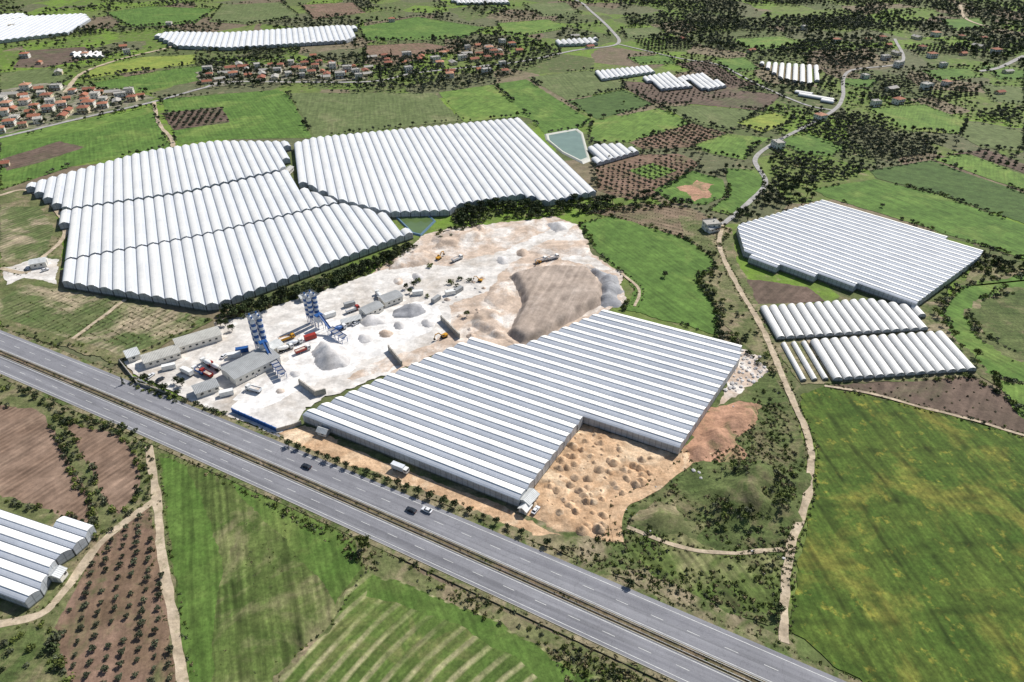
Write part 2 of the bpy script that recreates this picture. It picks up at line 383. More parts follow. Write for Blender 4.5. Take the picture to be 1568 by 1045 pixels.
F=patch
F('farm_field',g_bright,[(548,42),(640,26),(750,44),(705,60),(560,63)],hedge=.5)
F('farm_field',g_olive,[(0,112),(80,104),(112,120),(70,140),(0,150)],hedge=.4)
F('farm_field',g_yel,[(140,106),(215,88),(300,84),(300,98),(190,112),(130,122)],hedge=.4)
F('farm_field',g_bright,[(140,128),(250,108),(320,100),(306,124),(220,140),(150,140)],hedge=.4)
F('farm_field',b_dark,[(40,78),(130,72),(150,88),(70,104),(20,104)],hedge=.3)
F('farm_field',b_red,[(560,70),(650,66),(700,74),(620,90),(560,88)],hedge=.4)
F('farm_field',g_bright,[(160,20),(230,10),(330,14),(300,36),(200,42)],hedge=.5)
F('farm_field',g_olive,[(340,8),(430,4),(460,26),(380,38),(320,34)],hedge=.5)
F('farm_field',g_bright,[(1410,108),(1480,104),(1505,118),(1440,126)],hedge=.6)
F('farm_field',g_bright,[(1285,120),(1345,122),(1335,134),(1290,132)],hedge=.6)
F('farm_field',g_bright,[(1440,30),(1500,28),(1510,44),(1460,48)],hedge=.6)
F('farm_field',g_bright,[(1500,100),(1568,108),(1568,124),(1530,122)],hedge=.6)
F('farm_field',g_olive,[(950,44),(1010,42),(1020,56),(960,60)],hedge=.6)
F('farm_field',g_bright,[(1090,92),(1140,88),(1165,106),(1120,112)],hedge=.5)
F('farm_field',g_bright2,[(760,36),(840,30),(870,44),(800,56),(770,52)],hedge=.5)
F('farm_field',g_olive,[(800,8),(866,4),(890,22),(830,26)],hedge=.5)
F('farm_field',g_olive,[(1500,130),(1568,134),(1568,160),(1520,156)],hedge=.6)
F('farm_field',g_bright2,[(1120,60),(1200,56),(1230,70),(1150,78)],hedge=.6)
F('farm_field',g_bright,[(960,88),(1020,84),(1036,98),(980,100)],hedge=.5)
F('farm_field',b_red,[(460,8),(540,4),(560,20),(480,30)],hedge=.5)
F('farm_field',b_dark,[(1035,98),(1085,92),(1130,120),(1160,130),(1120,136)],hedge=.2)
F('crop_field',g_bright,[(0,218),(120,188),(235,163),(252,210),(262,224),(215,236),(120,252),(0,292)],hedge=.25)
F('crop_field',b_dark,[(0,245),(92,217),(130,226),(60,250),(10,262)])
F('crop_field',g_bright2,[(0,200),(60,196),(235,164),(238,172),(130,200),(0,226)])
F('crop_field',g_bright,[(246,152),(425,138),(442,145),(478,212),(330,214),(272,222),(262,195)],hedge=.25)
F('orchard_plot',b_dark,[(248,174),(340,164),(352,188),(266,200)])
F('crop_field',g_olive,[(442,143),(665,143),(706,185),(590,198),(482,211)],hedge=.2)
F('crop_field',g_bright2,[(672,142),(755,130),(816,183),(797,179),(710,187)],hedge=.15)
F('crop_field',g_bright,[(757,129),(806,122),(906,186),(884,198),(834,205)],hedge=.15)
F('crop_field',g_olive,[(808,119),(905,108),(948,122),(958,136),(868,154)],hedge=.3)
F('crop_field',g_dark,[(868,156),(955,138),(1002,160),(914,183)],hedge=.3)
F('crop_field',g_bright2,[(908,186),(1010,166),(1056,190),(962,219),(902,216)],hedge=.2)
F('ploughed_field',b_dark,[(950,124),(1100,136),(1198,146),(1168,170),(1060,160),(1000,158),(960,138)],hedge=.2)
F('orchard_plot',b_red,[(964,218),(1058,190),(1112,204),(1062,226),(985,229)])
F('crop_field',g_olive,[(1010,164),(1060,162),(1165,170),(1120,198),(1062,188)],hedge=.3)
F('crop_field',g_yel,[(1128,188),(1180,172),(1212,183),(1168,204)],hedge=.3)
F('crop_field',g_bright2,[(1062,222),(1112,206),(1180,212),(1150,228),(1140,246),(1090,236)],hedge=.3)
F('orchard_plot',b_red,[(912,256),(960,238),(1040,236),(1072,250),(1012,298),(962,306),(916,292)],hedge=.2)
F('crop_field',g_bright2,[(960,262),(1000,250),(1036,262),(1000,276)])
F('crop_field',g_bright,[(1000,292),(1060,262),(1108,276),(1112,300),(1080,314),(1030,310)],hedge=.3)
F('bare_plot',redearth,[(1040,288),(1072,278),(1092,284),(1088,302),(1062,309)],jit=2)
F('crop_field',g_bright,[(1112,258),(1168,262),(1170,292),(1130,332),(1086,322),(1116,300)],hedge=.3)
F('vine_field',b_vine,[(900,326),(975,311),(1062,322),(1116,356),(1092,392),(1050,366),(942,333)],hedge=.3)
F('crop_field',g_bright,[(1245,290),(1340,275),(1440,300),(1640,372),(1640,420),(1510,378),(1390,340),(1265,303)],hedge=.25)
F('crop_field',g_dark,[(1330,262),(1424,246),(1640,322),(1640,368),(1440,298),(1342,274)],hedge=.2)
F('crop_field',g_bright2,[(1428,244),(1482,236),(1640,296),(1640,318)],hedge=.3)
F('orchard_plot',b_dark,[(1450,238),(1510,229),(1640,280),(1640,292),(1486,236)])
F('crop_field',g_bright2,[(1325,168),(1415,160),(1480,186),(1470,206),(1385,200)],hedge=.5)
F('crop_field',g_olive,[(1480,186),(1568,200),(1568,232),(1500,226),(1470,208)],hedge=.4)
F('crop_field',g_bright,[(1180,214),(1240,206),(1300,226),(1270,240),(1230,236)],hedge=.5)
F('rough_terrace',g_scrub,[(1040,330),(1120,350),(1128,400),(1165,470),(1215,600),(1175,590),(1130,520),(1085,470),(1060,420)])
F('crescent_meadow',g_bright,[(888,344),(935,331),(1050,366),(1092,396),(1094,408),(1070,430),(1098,480),(1100,514),(1020,490),(955,474),(975,444),(950,418),(915,385)],jit=1.2,hedge=.2)
F('bare_soil',b_dark,[(1143,428),(1236,440),(1262,462),(1162,468)])
F('tunnel_yard',verge,[(1150,466),(1440,462),(1500,580),(1230,590),(1180,530)])
F('winding_meadow',g_scrub,[(1440,470),(1500,400),(1640,400),(1640,640),(1520,590),(1490,570)])
F('winding_meadow',g_bright,[(1443,480),(1460,450),(1500,432),(1568,422),(1640,424),(1640,446),(1540,440),(1500,458),(1478,482),(1500,520),(1540,548),(1640,590),(1640,610),(1520,574),(1462,518)],jit=2,hedge=.35)
F('rough_plot',g_hum,[(1484,484),(1510,458),(1560,446),(1640,450),(1640,570),(1545,536),(1505,512)],jit=2,hedge=.3)
F('ploughed_field',b_dark,[(1262,592),(1490,578),(1530,604),(1640,690),(1568,664),(1400,620)],hedge=.1)
F('crop_field',g_bright2,[(1522,582),(1640,604),(1640,690),(1560,636)],hedge=.2)
F('flowering_field',g_right,[(1222,604),(1262,594),(1400,622),(1568,668),(1760,730),(1760,1200),(1480,1200),(1330,1055),(1212,968),(1222,880),(1246,760),(1250,690)],jit=1)
F('rough_land',g_hum,[(1135,528),(1165,545),(1205,612),(1238,690),(1232,760),(1206,830),(1198,950),(1180,960),(1050,915),(860,845),(930,800),(1020,700),(1100,600)],jit=1)
F('grass_slope',g_near,[(1000,800),(1120,848),(1202,852),(1196,945),(1130,935),(1020,895),(940,860)],jit=1.5)
F('rubble_strip',sand,[(1130,535),(1166,548),(1176,572),(1150,590),(1128,600),(1100,618)],jit=2)
F('red_earth_bank',redearth,[(1050,680),(1090,624),(1130,612),(1172,622),(1165,640),(1120,664),(1150,694),(1120,704),(1070,712),(1040,712)],jit=2)
F('earth_yard',orange,[(800,775),(895,640),(1050,690),(1040,712),(1000,745),(945,770),(942,832),(870,828),(815,805),(780,790)],jit=1.5)
F('roadside_strip',verge,[(425,668),(462,655),(800,785),(945,835),(1000,880),(1205,980),(1230,1010),(1100,950),(860,850),(640,758)],jit=.8)
F('earth_strip',orange,[(428,662),(468,652),(640,722),(790,784),(860,822),(820,820),(640,748),(440,680)],jit=1)
F('grass_strip',g_scrub,[(520,672),(640,716),(780,770),(775,777),(640,728),(516,680)],jit=.6)
F('rough_land',g_scrub,[(0,292),(40,292),(78,318),(98,352),(95,400),(90,440),(330,490),(190,560),(0,505)],jit=1)
F('vegetable_field',b_veg,[(0,318),(60,318),(84,350),(70,394),(0,400)],jit=1)
F('access_yard',dust,[(0,412),(60,396),(90,398),(88,436),(40,426),(10,436)],jit=1.2)
F('vegetable_field',b_veg,[(40,436),(190,460),(112,520),(0,486),(0,460)],jit=.6)
F('vegetable_field',b_veg,[(194,463),(326,489),(220,535),(188,545),(118,521)],jit=.6)
F('scrub_verge',g_scrub,[(-160,560),(0,578),(230,680),(560,832),(700,905),(1040,1060),(1200,1200),(-160,1200)],jit=.5)
F('ploughed_field',b_brown,[(-160,600),(0,622),(58,628),(98,688),(138,770),(146,806),(0,764),(-160,720)],jit=1.2,hedge=.3)
F('ploughed_field',b_brown,[(100,648),(180,664),(204,690),(218,722),(206,768),(182,790),(158,768),(140,720)],jit=.8,hedge=.5)
F('green_field',g_near,[(242,694),(300,712),(430,768),(545,828),(556,880),(500,960),(420,1040),(380,1200),(290,1200),(286,1045),(262,880)],jit=1)
F('green_field',g_near2,[(246,702),(288,714),(322,800),(340,880),(328,960),(322,1045),(325,1190),(292,1190),(290,1045),(266,880)],jit=.8,keep=False)
F('green_field',g_near2,[(345,736),(430,772),(540,830),(550,872),(516,928),(494,896),(440,834),(384,776)],jit=.8,keep=False)
F('mown_field',g_mown,[(562,872),(640,905),(760,950),(850,1010),(930,1045),(1000,1200),(390,1200),(430,1042),(505,962)],jit=1)
F('green_field',g_near2,[(572,880),(640,908),(758,953),(846,1012),(920,1050),(980,1190),(930,1190),(850,1064),(784,1006),(700,960),(620,930),(560,916)],jit=.8,keep=False)
F('orchard_field',b_red,[(152,838),(228,772),(252,880),(272,1045),(285,1200),(100,1200),(110,1045),(84,962),(100,930)],jit=1)
F('rough_plot',g_hum,[(0,962),(60,952),(80,970),(108,1045),(120,1200),(-160,1200),(-100,980)],jit=1)
F('village_land',villg,[(0,140),(60,128),(180,136),(238,150),(225,160),(120,184),(0,208)],jit=2,keep=False)
F('village_land',villg,[(300,112),(330,102),(490,96),(572,106),(560,124),(420,128),(312,134)],jit=2,keep=False)
F('quarry_floor',sand,[(560,430),(640,366),(660,356),(740,344),(852,333),(886,345),(912,392),(948,418),(958,462),(925,480),(860,510),(792,538),(720,524),(600,575)],jit=1.6)
F('quarry_floor',dust,[(185,556),(300,520),(350,492),(450,462),(560,425),(612,405),(690,412),(752,418),(748,446),(690,470),(690,505),(650,535),(600,572),(470,622),(450,655),(428,664),(345,640),(262,600),(205,578)],jit=1.3)
F('quarry_floor',dust2,[(430,560),(470,500),(560,480),(640,462),(676,470),(668,500),(600,540),(520,575),(450,600),(400,628),(350,640),(370,600)],jit=2)
F('haul_road',dust,[(600,412),(690,406),(760,390),(830,358),(862,340),(880,344),(858,366),(830,372),(780,404),(752,440),(735,446),(745,418),(690,424),(610,436)],jit=1.6)
F('haul_road',dust,[(850,366),(880,360),(905,392),(935,412),(915,414),(860,398)],jit=1.6)
F('pale_sand',sand,[(600,548),(650,532),(700,512),(720,522),(610,562),(540,584),(530,578)],jit=1.4)

path('dirt_track',trk,[(1106,345),(1102,380),(1130,440),(1165,500),(1195,570),(1216,620),(1240,680),(1236,760),(1212,830),(1202,900),(1200,985)],2.9)
path('country_road',asph_l,[(1106,345),(1145,312),(1172,280),(1156,245),(1185,220),(1230,196),(1276,170),(1290,150),(1300,110),(1380,96),(1370,60)],4.0,.05)
path('dirt_track',trk,[(228,684),(240,760),(250,860),(268,960),(282,1060),(300,1200)],3.2)
path('dirt_track',trk,[(241,764),(196,798),(150,838),(100,905),(62,942),(0,957),(-120,975)],3.2)
path('dirt_track',trk,[(192,460),(152,490),(112,520)],2.4)
path('dirt_track',orange,[(1046,700),(1090,690),(1125,662),(1132,640)],3.4)
path('dirt_track',orange,[(1055,705),(1000,748),(950,775),(944,830)],4.2)
path('dirt_track',trk,[(960,808),(1040,838),(1110,848),(1202,842)],1.8)
path('dirt_track',trk,[(950,418),(978,444),(972,470)],2.0)
path('dirt_track',trk,[(0,412),(40,418),(60,400),(92,372),(100,350),(78,312),(40,292),(0,300)],3.2)
path('country_road',asph_l,[(-120,240),(0,212),(120,183),(230,158),(310,136),(360,126),(560,126),(640,112),(790,96),(880,78),(945,68),(935,46),(905,18),(880,0),(800,-30)],5.0,.05)
path('country_road',trk,[(236,157),(244,190),(262,212),(266,226)],3.5)
path('country_road',trk,[(100,142),(128,112),(190,90),(262,72),(250,60)],5)
path('country_road',asph_l,[(945,68),(1040,90),(1100,100),(1160,130),(1230,160),(1276,170)],3.4,.05)
path('country_road',trk,[(1470,8),(1480,30),(1540,50)],5)
path('country_road',asph_l,[(1568,86),(1530,104),(1500,110)],6,.05)
path('dirt_track',trk,[(1262,592),(1330,603),(1400,622),(1480,642),(1568,668),(1640,690)],1.6)
path('dirt_track',trk,[(1190,520),(1425,506)],2.0)
path('dirt_track',trk,[(1236,520),(1275,584)],1.8)

# ---------------------------------------------------------------- highway
FU=[(0,507),(100,547),(200,590),(300,630),(440,685),(545,727),(700,787),(800,828),(955,892),(1100,955),(1200,998),(1300,1043)]
FL=[(0,538),(150,595),(300,661),(400,705),(500,748),(600,790),(700,833),(800,879),(900,925),(1000,970),(1100,1013),(1180,1048)]
NU=[(0,547),(100,587),(200,630),(300,673),(400,717),(500,760),(600,803),(700,847),(800,893),(900,938),(1000,983),(1130,1045)]
NL=[(0,570),(100,613),(200,657),(300,704),(400,750),(500,796),(600,843),(700,888),(800,936),(900,984),(1000,1031)]
hd=np.array([.891,-.454]); hn=np.array([.454,.891])
def fit(pl):
    w=GP(pl); return np.polyfit(w@hd,w@hn,2)
pFU,pFL,pNU,pNL=map(fit,(FU,FL,NU,NL))
SS=np.arange(-620,420,6.0)
def lim(p,s):
    s0=np.clip(s,-380,60); y=np.polyval(p,s0); return y+np.polyval(np.polyder(p),s0)*(s-s0)
cen=(lim(pFU,SS)+lim(pFL,SS)+lim(pNU,SS)+lim(pNL,SS))/4
q_=lambda a,b:float(np.mean(lim(a,SS[42:110])-lim(b,SS[42:110])))
wf=q_(pFU,pFL); wm=q_(pFL,pNU); wn=q_(pNU,pNL); print('HW widths',wf,wm,wn)
tot=wf+wm+wn
cen=cen+ (tot/2-(tot+(tot-wf)+(tot-wf-wm)+0)/4)
off={'FU':tot/2,'FL':tot/2-wf,'NU':tot/2-wf-wm,'NL':-tot/2}
def HP(s,o):
    c=np.interp(s,SS,cen)+o; return hd*s+hn*c
def strip(mb,s0,s1,o0,o1,z,mat=0,ds=12):
    n=max(1,int(abs(s1-s0)/ds))
    for i in range(n):
        a=s0+(s1-s0)*i/n;b=s0+(s1-s0)*(i+1)/n
        p=[HP(a,o0),HP(b,o0),HP(b,o1),HP(a,o1)]; mb.face([(x,y,z) for x,y in p],mat)
def asphalt(name,c1,c2):
    q=NT(name); p=q.pos()
    x=q.dot(p,(.454,.891,0)); y=q.dot(p,(.891,-.454,0))
    cb=q.n('ShaderNodeCombineXYZ'); q.set(cb.inputs[0],q.math('MULTIPLY',y,.02)); q.set(cb.inputs[1],x)
    st=q.noise(.55,4,.6,cb.outputs[0])
    c=q.mix(q.rmp(st,.35,.65),c1,c2); f=q.rmp(q.noise(.06,5,.6,p),.3,.7,.86,1.1)
    pt=q.rmp(q.noise(.25,2,.5,cb.outputs[0]),.6,.64,1,.82)
    cr=q.rmp(q.math('ABSOLUTE',q.math('SUBTRACT',q.noise(.12,5,.7,p,.5),.5)),0,.012,.8,1)
    f=q.math('MULTIPLY',f,cr)
    q.col(q.val(c,q.math('MULTIPLY',q.math('MULTIPLY',f,pt),q.rmp(q.noise(2,4,.7,p),.3,.7,.9,1.1)))); q.b.inputs['Roughness'].default_value=.8
    return q.m
A_=asphalt('highway_asphalt',S(124,124,129),S(144,144,148))
paint=plain('road_paint',S(210,210,205),.7,.3,0,.25,.5)
paint_y=plain('kerb_concrete',S(175,172,162),.8)
steel=plain('galvanised_steel',S(150,154,158),.45,.5,.6)
medm=field_mat('median_dry_grass',S(126,108,82),S(98,96,60),S(148,132,104),scale=.12,cscale=.1,fine=.4)
zh=nz()+.03
b=MB(); strip(b,-600,400,off['FL'],off['NU'],zh+.06,0); obj('highway_median',b.mesh('highway_median',[medm]))
b=MB(); strip(b,-600,400,off['FL'],off['FU'],zh,0); strip(b,-600,400,off['NL'],off['NU'],zh,0); obj('highway',b.mesh('highway',[A_]))
b=MB(); strip(b,-600,400,off['FU'],off['FU']+2.2,zh-.02,0); strip(b,-600,400,off['NL']-2.2,off['NL'],zh-.02,0); obj('highway_shoulder',b.mesh('highway_shoulder',[verge]))
b=MB()
for o in (off['FU']-1.6,off['FL']+.6,off['NU']-.6,off['NL']+1.2): strip(b,-600,400,o-.09,o+.09,zh+.005)
for a0,w in ((off['FL']+.6,off['FU']-1.6),(off['NL']+1.2,off['NU']-.6)):
    nl=3 if abs(w-a0)>9.4 else 2
    for k in range(1,nl):
        o=a0+(w-a0)*k/nl
        for s in np.arange(-500,380,12): strip(b,s,s+4.2,o-.08,o+.08,zh+.005)
obj('highway_markings',b.mesh('highway_markings',[paint]))
b=MB()
for o,sg in ((off['FL'],-1),(off['NU'],1),(off['NL'],-1)):
    for s in np.arange(-600,400,6):
        p=HP(s,o+sg*.12);q=HP(s+6,o+sg*.12); b.beam((p[0],p[1],zh+.02),(q[0],q[1],zh+.02),.22,.24)
obj('highway_kerb',b.mesh('highway_kerb',[paint_y]))
b=MB()
for o in (off['FL']-.9,off['NU']+.9):
    for s in np.arange(-500,380,4):
        p=HP(s,o);q=HP(s+4,o)
        b.beam((p[0],p[1],.8),(q[0],q[1],.8),.06,.32); b.beam((p[0],p[1],0),(p[0],p[1],.85),.12,.12)
obj('guard_rail',b.mesh('guard_rail',[steel]))
KEEP.append(np.array([HP(-600,tot/2+3),HP(400,tot/2+3),HP(400,-tot/2-3),HP(-600,-tot/2-3)]))
F('access_apron',A_,[(180,578),(206,578),(262,606),(345,640),(430,668),(426,682),(340,650),(200,594)],jit=.3)

# ---------------------------------------------------------------- greenhouses
def roofm(name,base,blue,lo=False,bs=.85):
    q=NT(name); uv=q.n('ShaderNodeUVMap').outputs[0]; sx=q.n('ShaderNodeSeparateXYZ'); q.set(sx.inputs[0],uv)
    U,V=sx.outputs[0],sx.outputs[1]
    fu=q.math('FLOOR',q.math('MULTIPLY',U,1/18.)); fv=q.math('FLOOR',V)
    cb=q.n('ShaderNodeCombineXYZ'); q.set(cb.inputs[0],fu); q.set(cb.inputs[1],fv)
    wn_=q.n('ShaderNodeTexWhiteNoise'); q.set(wn_.inputs[0],cb.outputs[0])
    f=q.rmp(wn_.outputs['Value'],0,1,.94,1.02)
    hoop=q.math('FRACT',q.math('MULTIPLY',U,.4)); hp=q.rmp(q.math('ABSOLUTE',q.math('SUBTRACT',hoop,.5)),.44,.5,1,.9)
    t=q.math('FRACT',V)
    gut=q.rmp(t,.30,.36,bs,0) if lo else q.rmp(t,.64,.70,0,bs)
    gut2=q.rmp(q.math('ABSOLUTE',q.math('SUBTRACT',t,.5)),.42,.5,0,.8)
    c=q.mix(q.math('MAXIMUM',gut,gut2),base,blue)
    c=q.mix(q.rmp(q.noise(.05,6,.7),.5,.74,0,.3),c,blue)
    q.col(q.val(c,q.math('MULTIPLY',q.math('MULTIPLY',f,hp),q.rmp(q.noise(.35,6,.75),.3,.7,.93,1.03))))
    q.b.inputs['Roughness'].default_value=.5; q.b.inputs['Specular IOR Level'].default_value=.4
    return q.m
def wallm(name,c1,c2):
    q=NT(name); uv=q.n('ShaderNodeUVMap').outputs[0]; sx=q.n('ShaderNodeSeparateXYZ'); q.set(sx.inputs[0],uv)
    U,V=sx.outputs[0],sx.outputs[1]
    fr=q.math('ABSOLUTE',q.math('SUBTRACT',q.math('FRACT',q.math('MULTIPLY',U,.4)),.5)); post=q.rmp(fr,.42,.46,1,.6)
    c=q.mix(q.rmp(V,.9,1.1),c2,c1); rail=q.rmp(q.math('ABSOLUTE',q.math('SUBTRACT',V,2.6)),.08,.14,.7,1)
    q.col(q.val(c,q.math('MULTIPLY',q.math('MULTIPLY',post,rail),q.rmp(q.noise(.3,5,.7),.3,.7,.72,1.12))))
    q.b.inputs['Roughness'].default_value=.4; return q.m
WH=S(248,246,240)
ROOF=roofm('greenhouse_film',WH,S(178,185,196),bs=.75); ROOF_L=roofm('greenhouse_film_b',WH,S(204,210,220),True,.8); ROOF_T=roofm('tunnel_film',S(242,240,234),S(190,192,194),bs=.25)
WALL=wallm('greenhouse_side_film',S(178,183,188),S(116,118,108))
GUT=plain('gutter_metal',S(112,120,130),.5,.5,.2)
PROF=[(0,0),(.1,.42),(.24,.74),(.40,.94),(.55,1.04),(.64,1.10),(.641,.84),(.76,.65),(.89,.35),(1,0)]
PROF_F=[(1-a,b*(.95 if a>.3 else 1)) for a,b in PROF][::-1]
def greenhouse(name,polys,vx,span,hg=4.2,rise=1.35,prof=PROF,gap=.2,roof=None,wall=None):
    d=dirv(vx)
    n=np.array([d[1],-d[0]])
    pr=prof
    W=[GP(p,hg+rise*.5) for p in polys]
    s0=min((w@n).min() for w in W)
    c0=W[0].mean(0); root=empty(name,(c0[0],c0[1],0))
    mb=MB(); wb=MB(); gb=MB()
    for w in W:
        KEEP.append(w+0)
        A=w@d;B=w@n; lo_,hi_=B.min()+.15,B.max()-.15
        def iv(s):
            s=min(max(s,lo_),hi_); xx=[]
            for i in range(len(w)):
                j=(i+1)%len(w)
                if (B[i]-s)*(B[j]-s)<0: xx.append(A[i]+(A[j]-A[i])*(s-B[i])/(B[j]-B[i]))
            return (min(xx),max(xx)) if len(xx)>=2 else None
        k0=int(math.floor((B.min()-s0)/span+.4)); k1=int(math.ceil((B.max()-s0)/span-.4))
        for k in range(k0,k1):
            sa=s0+k*span
            I0=iv(sa+gap); Im=iv(sa+span/2); I1=iv(sa+span-gap)
            if Im is None: continue
            ends=[]
            for e in (0,1):
                if I0 is None or I1 is None or abs(I0[e]-I1[e])>1.9*span: ends.append((Im[e],Im[e]))
                else: ends.append((I0[e],I1[e]))
            (a0,a1),(b0,b1)=ends
            if min(b0-a0,b1-a1)<3: continue
            nseg=max(1,int((b0-a0)/5))
            wsp=span-2*gap
            def PT(g,t,z):
                a=a0+(a1-a0)*t; bq=b0+(b1-b0)*t; u=a+(bq-a)*g
                p=d*u+n*(sa+gap+t*wsp); return (p[0]-c0[0],p[1]-c0[1],z)
            jit=[rng.uniform(-.06,.06) for _ in range(nseg+1)]; Ln=b0-a0
            for g in range(nseg):
                g0=g/nseg;g1=(g+1)/nseg
                for (t0,z0),(t1,z1) in zip(pr[:-1],pr[1:]):
                    mb.face([PT(g0,t0,hg+rise*z0+jit[g]*z0),PT(g1,t0,hg+rise*z0+jit[g+1]*z0),PT(g1,t1,hg+rise*z1+jit[g+1]*z1),PT(g0,t1,hg+rise*z1+jit[g]*z1)],0,
                      [(g0*Ln,k+.001+t0*.998),(g1*Ln,k+.001+t0*.998),(g1*Ln,k+.001+t1*.998),(g0*Ln,k+.001+t1*.998)])
            for g in (0,1):
                for (t0,z0),(t1,z1) in zip(pr[:-1],pr[1:]):
                    if t1-t0<.01: continue
                    wb.face([PT(g,t0,0),PT(g,t1,0),PT(g,t1,hg+rise*z1),PT(g,t0,hg+rise*z0)],0,[(t0*wsp,0),(t1*wsp,0),(t1*wsp,hg+rise*z1),(t0*wsp,hg+rise*z0)])
            for t in (0,1):
                wb.face([PT(0,t,0),PT(1,t,0),PT(1,t,hg),PT(0,t,hg)],0,[(0,0),(Ln,0),(Ln,hg),(0,hg)])
            g0=-gap/wsp; g1=(wsp+gap)/wsp
            gb.face([PT(0,g0,hg-.08),PT(1,g0,hg-.08),PT(1,0,hg-.08),PT(0,0,hg-.08)],0)
            gb.face([PT(0,1,hg-.1),PT(1,1,hg-.1),PT(1,g1,hg-.1),PT(0,g1,hg-.1)],0)
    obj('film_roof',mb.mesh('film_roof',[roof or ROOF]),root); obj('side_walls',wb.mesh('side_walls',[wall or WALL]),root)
    if gap<.35: obj('gutters',gb.mesh('gutters',[GUT]),root)
    return root
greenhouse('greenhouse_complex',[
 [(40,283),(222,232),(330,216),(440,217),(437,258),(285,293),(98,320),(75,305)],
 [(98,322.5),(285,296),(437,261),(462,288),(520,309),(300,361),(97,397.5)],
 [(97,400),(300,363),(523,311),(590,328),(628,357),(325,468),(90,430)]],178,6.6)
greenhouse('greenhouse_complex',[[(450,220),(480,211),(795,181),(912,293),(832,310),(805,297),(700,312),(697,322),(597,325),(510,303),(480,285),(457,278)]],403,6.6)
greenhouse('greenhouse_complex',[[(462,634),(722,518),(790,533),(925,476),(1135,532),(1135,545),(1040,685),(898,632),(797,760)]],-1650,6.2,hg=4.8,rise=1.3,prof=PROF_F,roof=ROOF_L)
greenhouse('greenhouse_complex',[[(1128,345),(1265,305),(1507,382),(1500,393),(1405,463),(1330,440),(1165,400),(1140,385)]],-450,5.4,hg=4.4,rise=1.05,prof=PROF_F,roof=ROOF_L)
TUN=[(0,0),(.06,.4),(.16,.68),(.3,.88),(.5,1),(.7,.88),(.84,.68),(.94,.4),(1,0)]
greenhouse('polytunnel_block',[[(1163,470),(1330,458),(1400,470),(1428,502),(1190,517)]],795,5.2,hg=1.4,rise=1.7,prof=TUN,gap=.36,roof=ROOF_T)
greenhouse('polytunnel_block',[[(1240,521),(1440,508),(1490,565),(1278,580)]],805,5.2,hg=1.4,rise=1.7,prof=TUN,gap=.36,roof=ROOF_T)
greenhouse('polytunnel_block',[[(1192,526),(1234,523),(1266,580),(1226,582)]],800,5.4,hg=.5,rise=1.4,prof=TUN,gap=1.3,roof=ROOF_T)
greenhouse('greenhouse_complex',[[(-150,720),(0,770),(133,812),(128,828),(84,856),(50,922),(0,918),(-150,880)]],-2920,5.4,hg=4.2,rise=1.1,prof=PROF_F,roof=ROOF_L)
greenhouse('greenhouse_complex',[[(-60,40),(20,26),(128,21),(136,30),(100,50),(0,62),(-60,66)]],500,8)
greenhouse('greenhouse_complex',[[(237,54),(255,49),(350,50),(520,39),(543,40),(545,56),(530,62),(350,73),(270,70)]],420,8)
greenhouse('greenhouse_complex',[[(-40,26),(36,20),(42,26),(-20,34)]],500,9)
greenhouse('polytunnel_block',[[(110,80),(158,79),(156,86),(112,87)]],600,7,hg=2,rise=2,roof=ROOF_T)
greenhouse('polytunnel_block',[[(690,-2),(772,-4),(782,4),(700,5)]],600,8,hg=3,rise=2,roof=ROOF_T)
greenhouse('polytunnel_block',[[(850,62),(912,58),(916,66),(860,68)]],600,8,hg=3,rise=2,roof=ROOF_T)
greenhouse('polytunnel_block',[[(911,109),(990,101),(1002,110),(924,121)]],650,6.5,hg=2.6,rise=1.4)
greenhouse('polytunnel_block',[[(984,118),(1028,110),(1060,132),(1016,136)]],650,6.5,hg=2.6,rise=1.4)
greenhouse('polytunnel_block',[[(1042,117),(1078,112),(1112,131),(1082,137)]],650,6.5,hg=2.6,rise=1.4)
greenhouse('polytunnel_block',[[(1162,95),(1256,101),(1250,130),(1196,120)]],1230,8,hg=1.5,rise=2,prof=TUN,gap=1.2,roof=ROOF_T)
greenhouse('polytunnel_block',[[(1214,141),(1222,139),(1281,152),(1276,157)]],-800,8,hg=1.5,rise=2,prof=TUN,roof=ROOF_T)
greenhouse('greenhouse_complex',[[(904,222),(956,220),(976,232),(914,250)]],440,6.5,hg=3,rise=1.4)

# ---------------------------------------------------------------- ponds
def water(name,c):
    q=NT(name); q.col(q.val(c,q.rmp(q.noise(.1,3),.3,.7,.9,1.1))); q.b.inputs['Roughness'].default_value=.12; q.b.inputs['Specular IOR Level'].default_value=.5
    q.bump(q.noise(1.5,3),.15,.1); return q.m
liner=plain('pond_liner',S(196,196,184),.6); liner2=plain('dark_pond_liner',S(96,124,146),.5)
def pond(poly,wm_,lm,rim):
    w=GP(poly); c=w.mean(0); root=empty('reservoir_pond',(c[0],c[1],0)); w=w-c
    b=MB(); n=len(w)
    def ring(k,z): return [(p[0]*k,p[1]*k,z) for p in w]
    A,Bn,C=ring(1+rim,.1),ring(1.0,1.1),ring(.88,.42); A2=ring(1+rim*.45,1.1)
    for R1,R2 in ((A,A2),(A2,Bn),(Bn,C)):
        for i in range(n): j=(i+1)%n; b.face([R1[i],R1[j],R2[j],R2[i]],0)
    obj('embankment',b.mesh('embankment',[lm]),root)
    b=MB(); b.face(ring(.95,.78)); obj('water',b.mesh('water',[wm_]),root); KEEP.append(GP(poly))
pond([(838,208),(882,200),(890,206),(900,244),(890,248),(862,234),(840,216)],water('grey_green_water',S(118,138,122)),liner,.14)
pond([(606,332),(656,332),(665,340),(644,361),(632,358)],water('green_water',S(92,112,66)),liner2,.12)

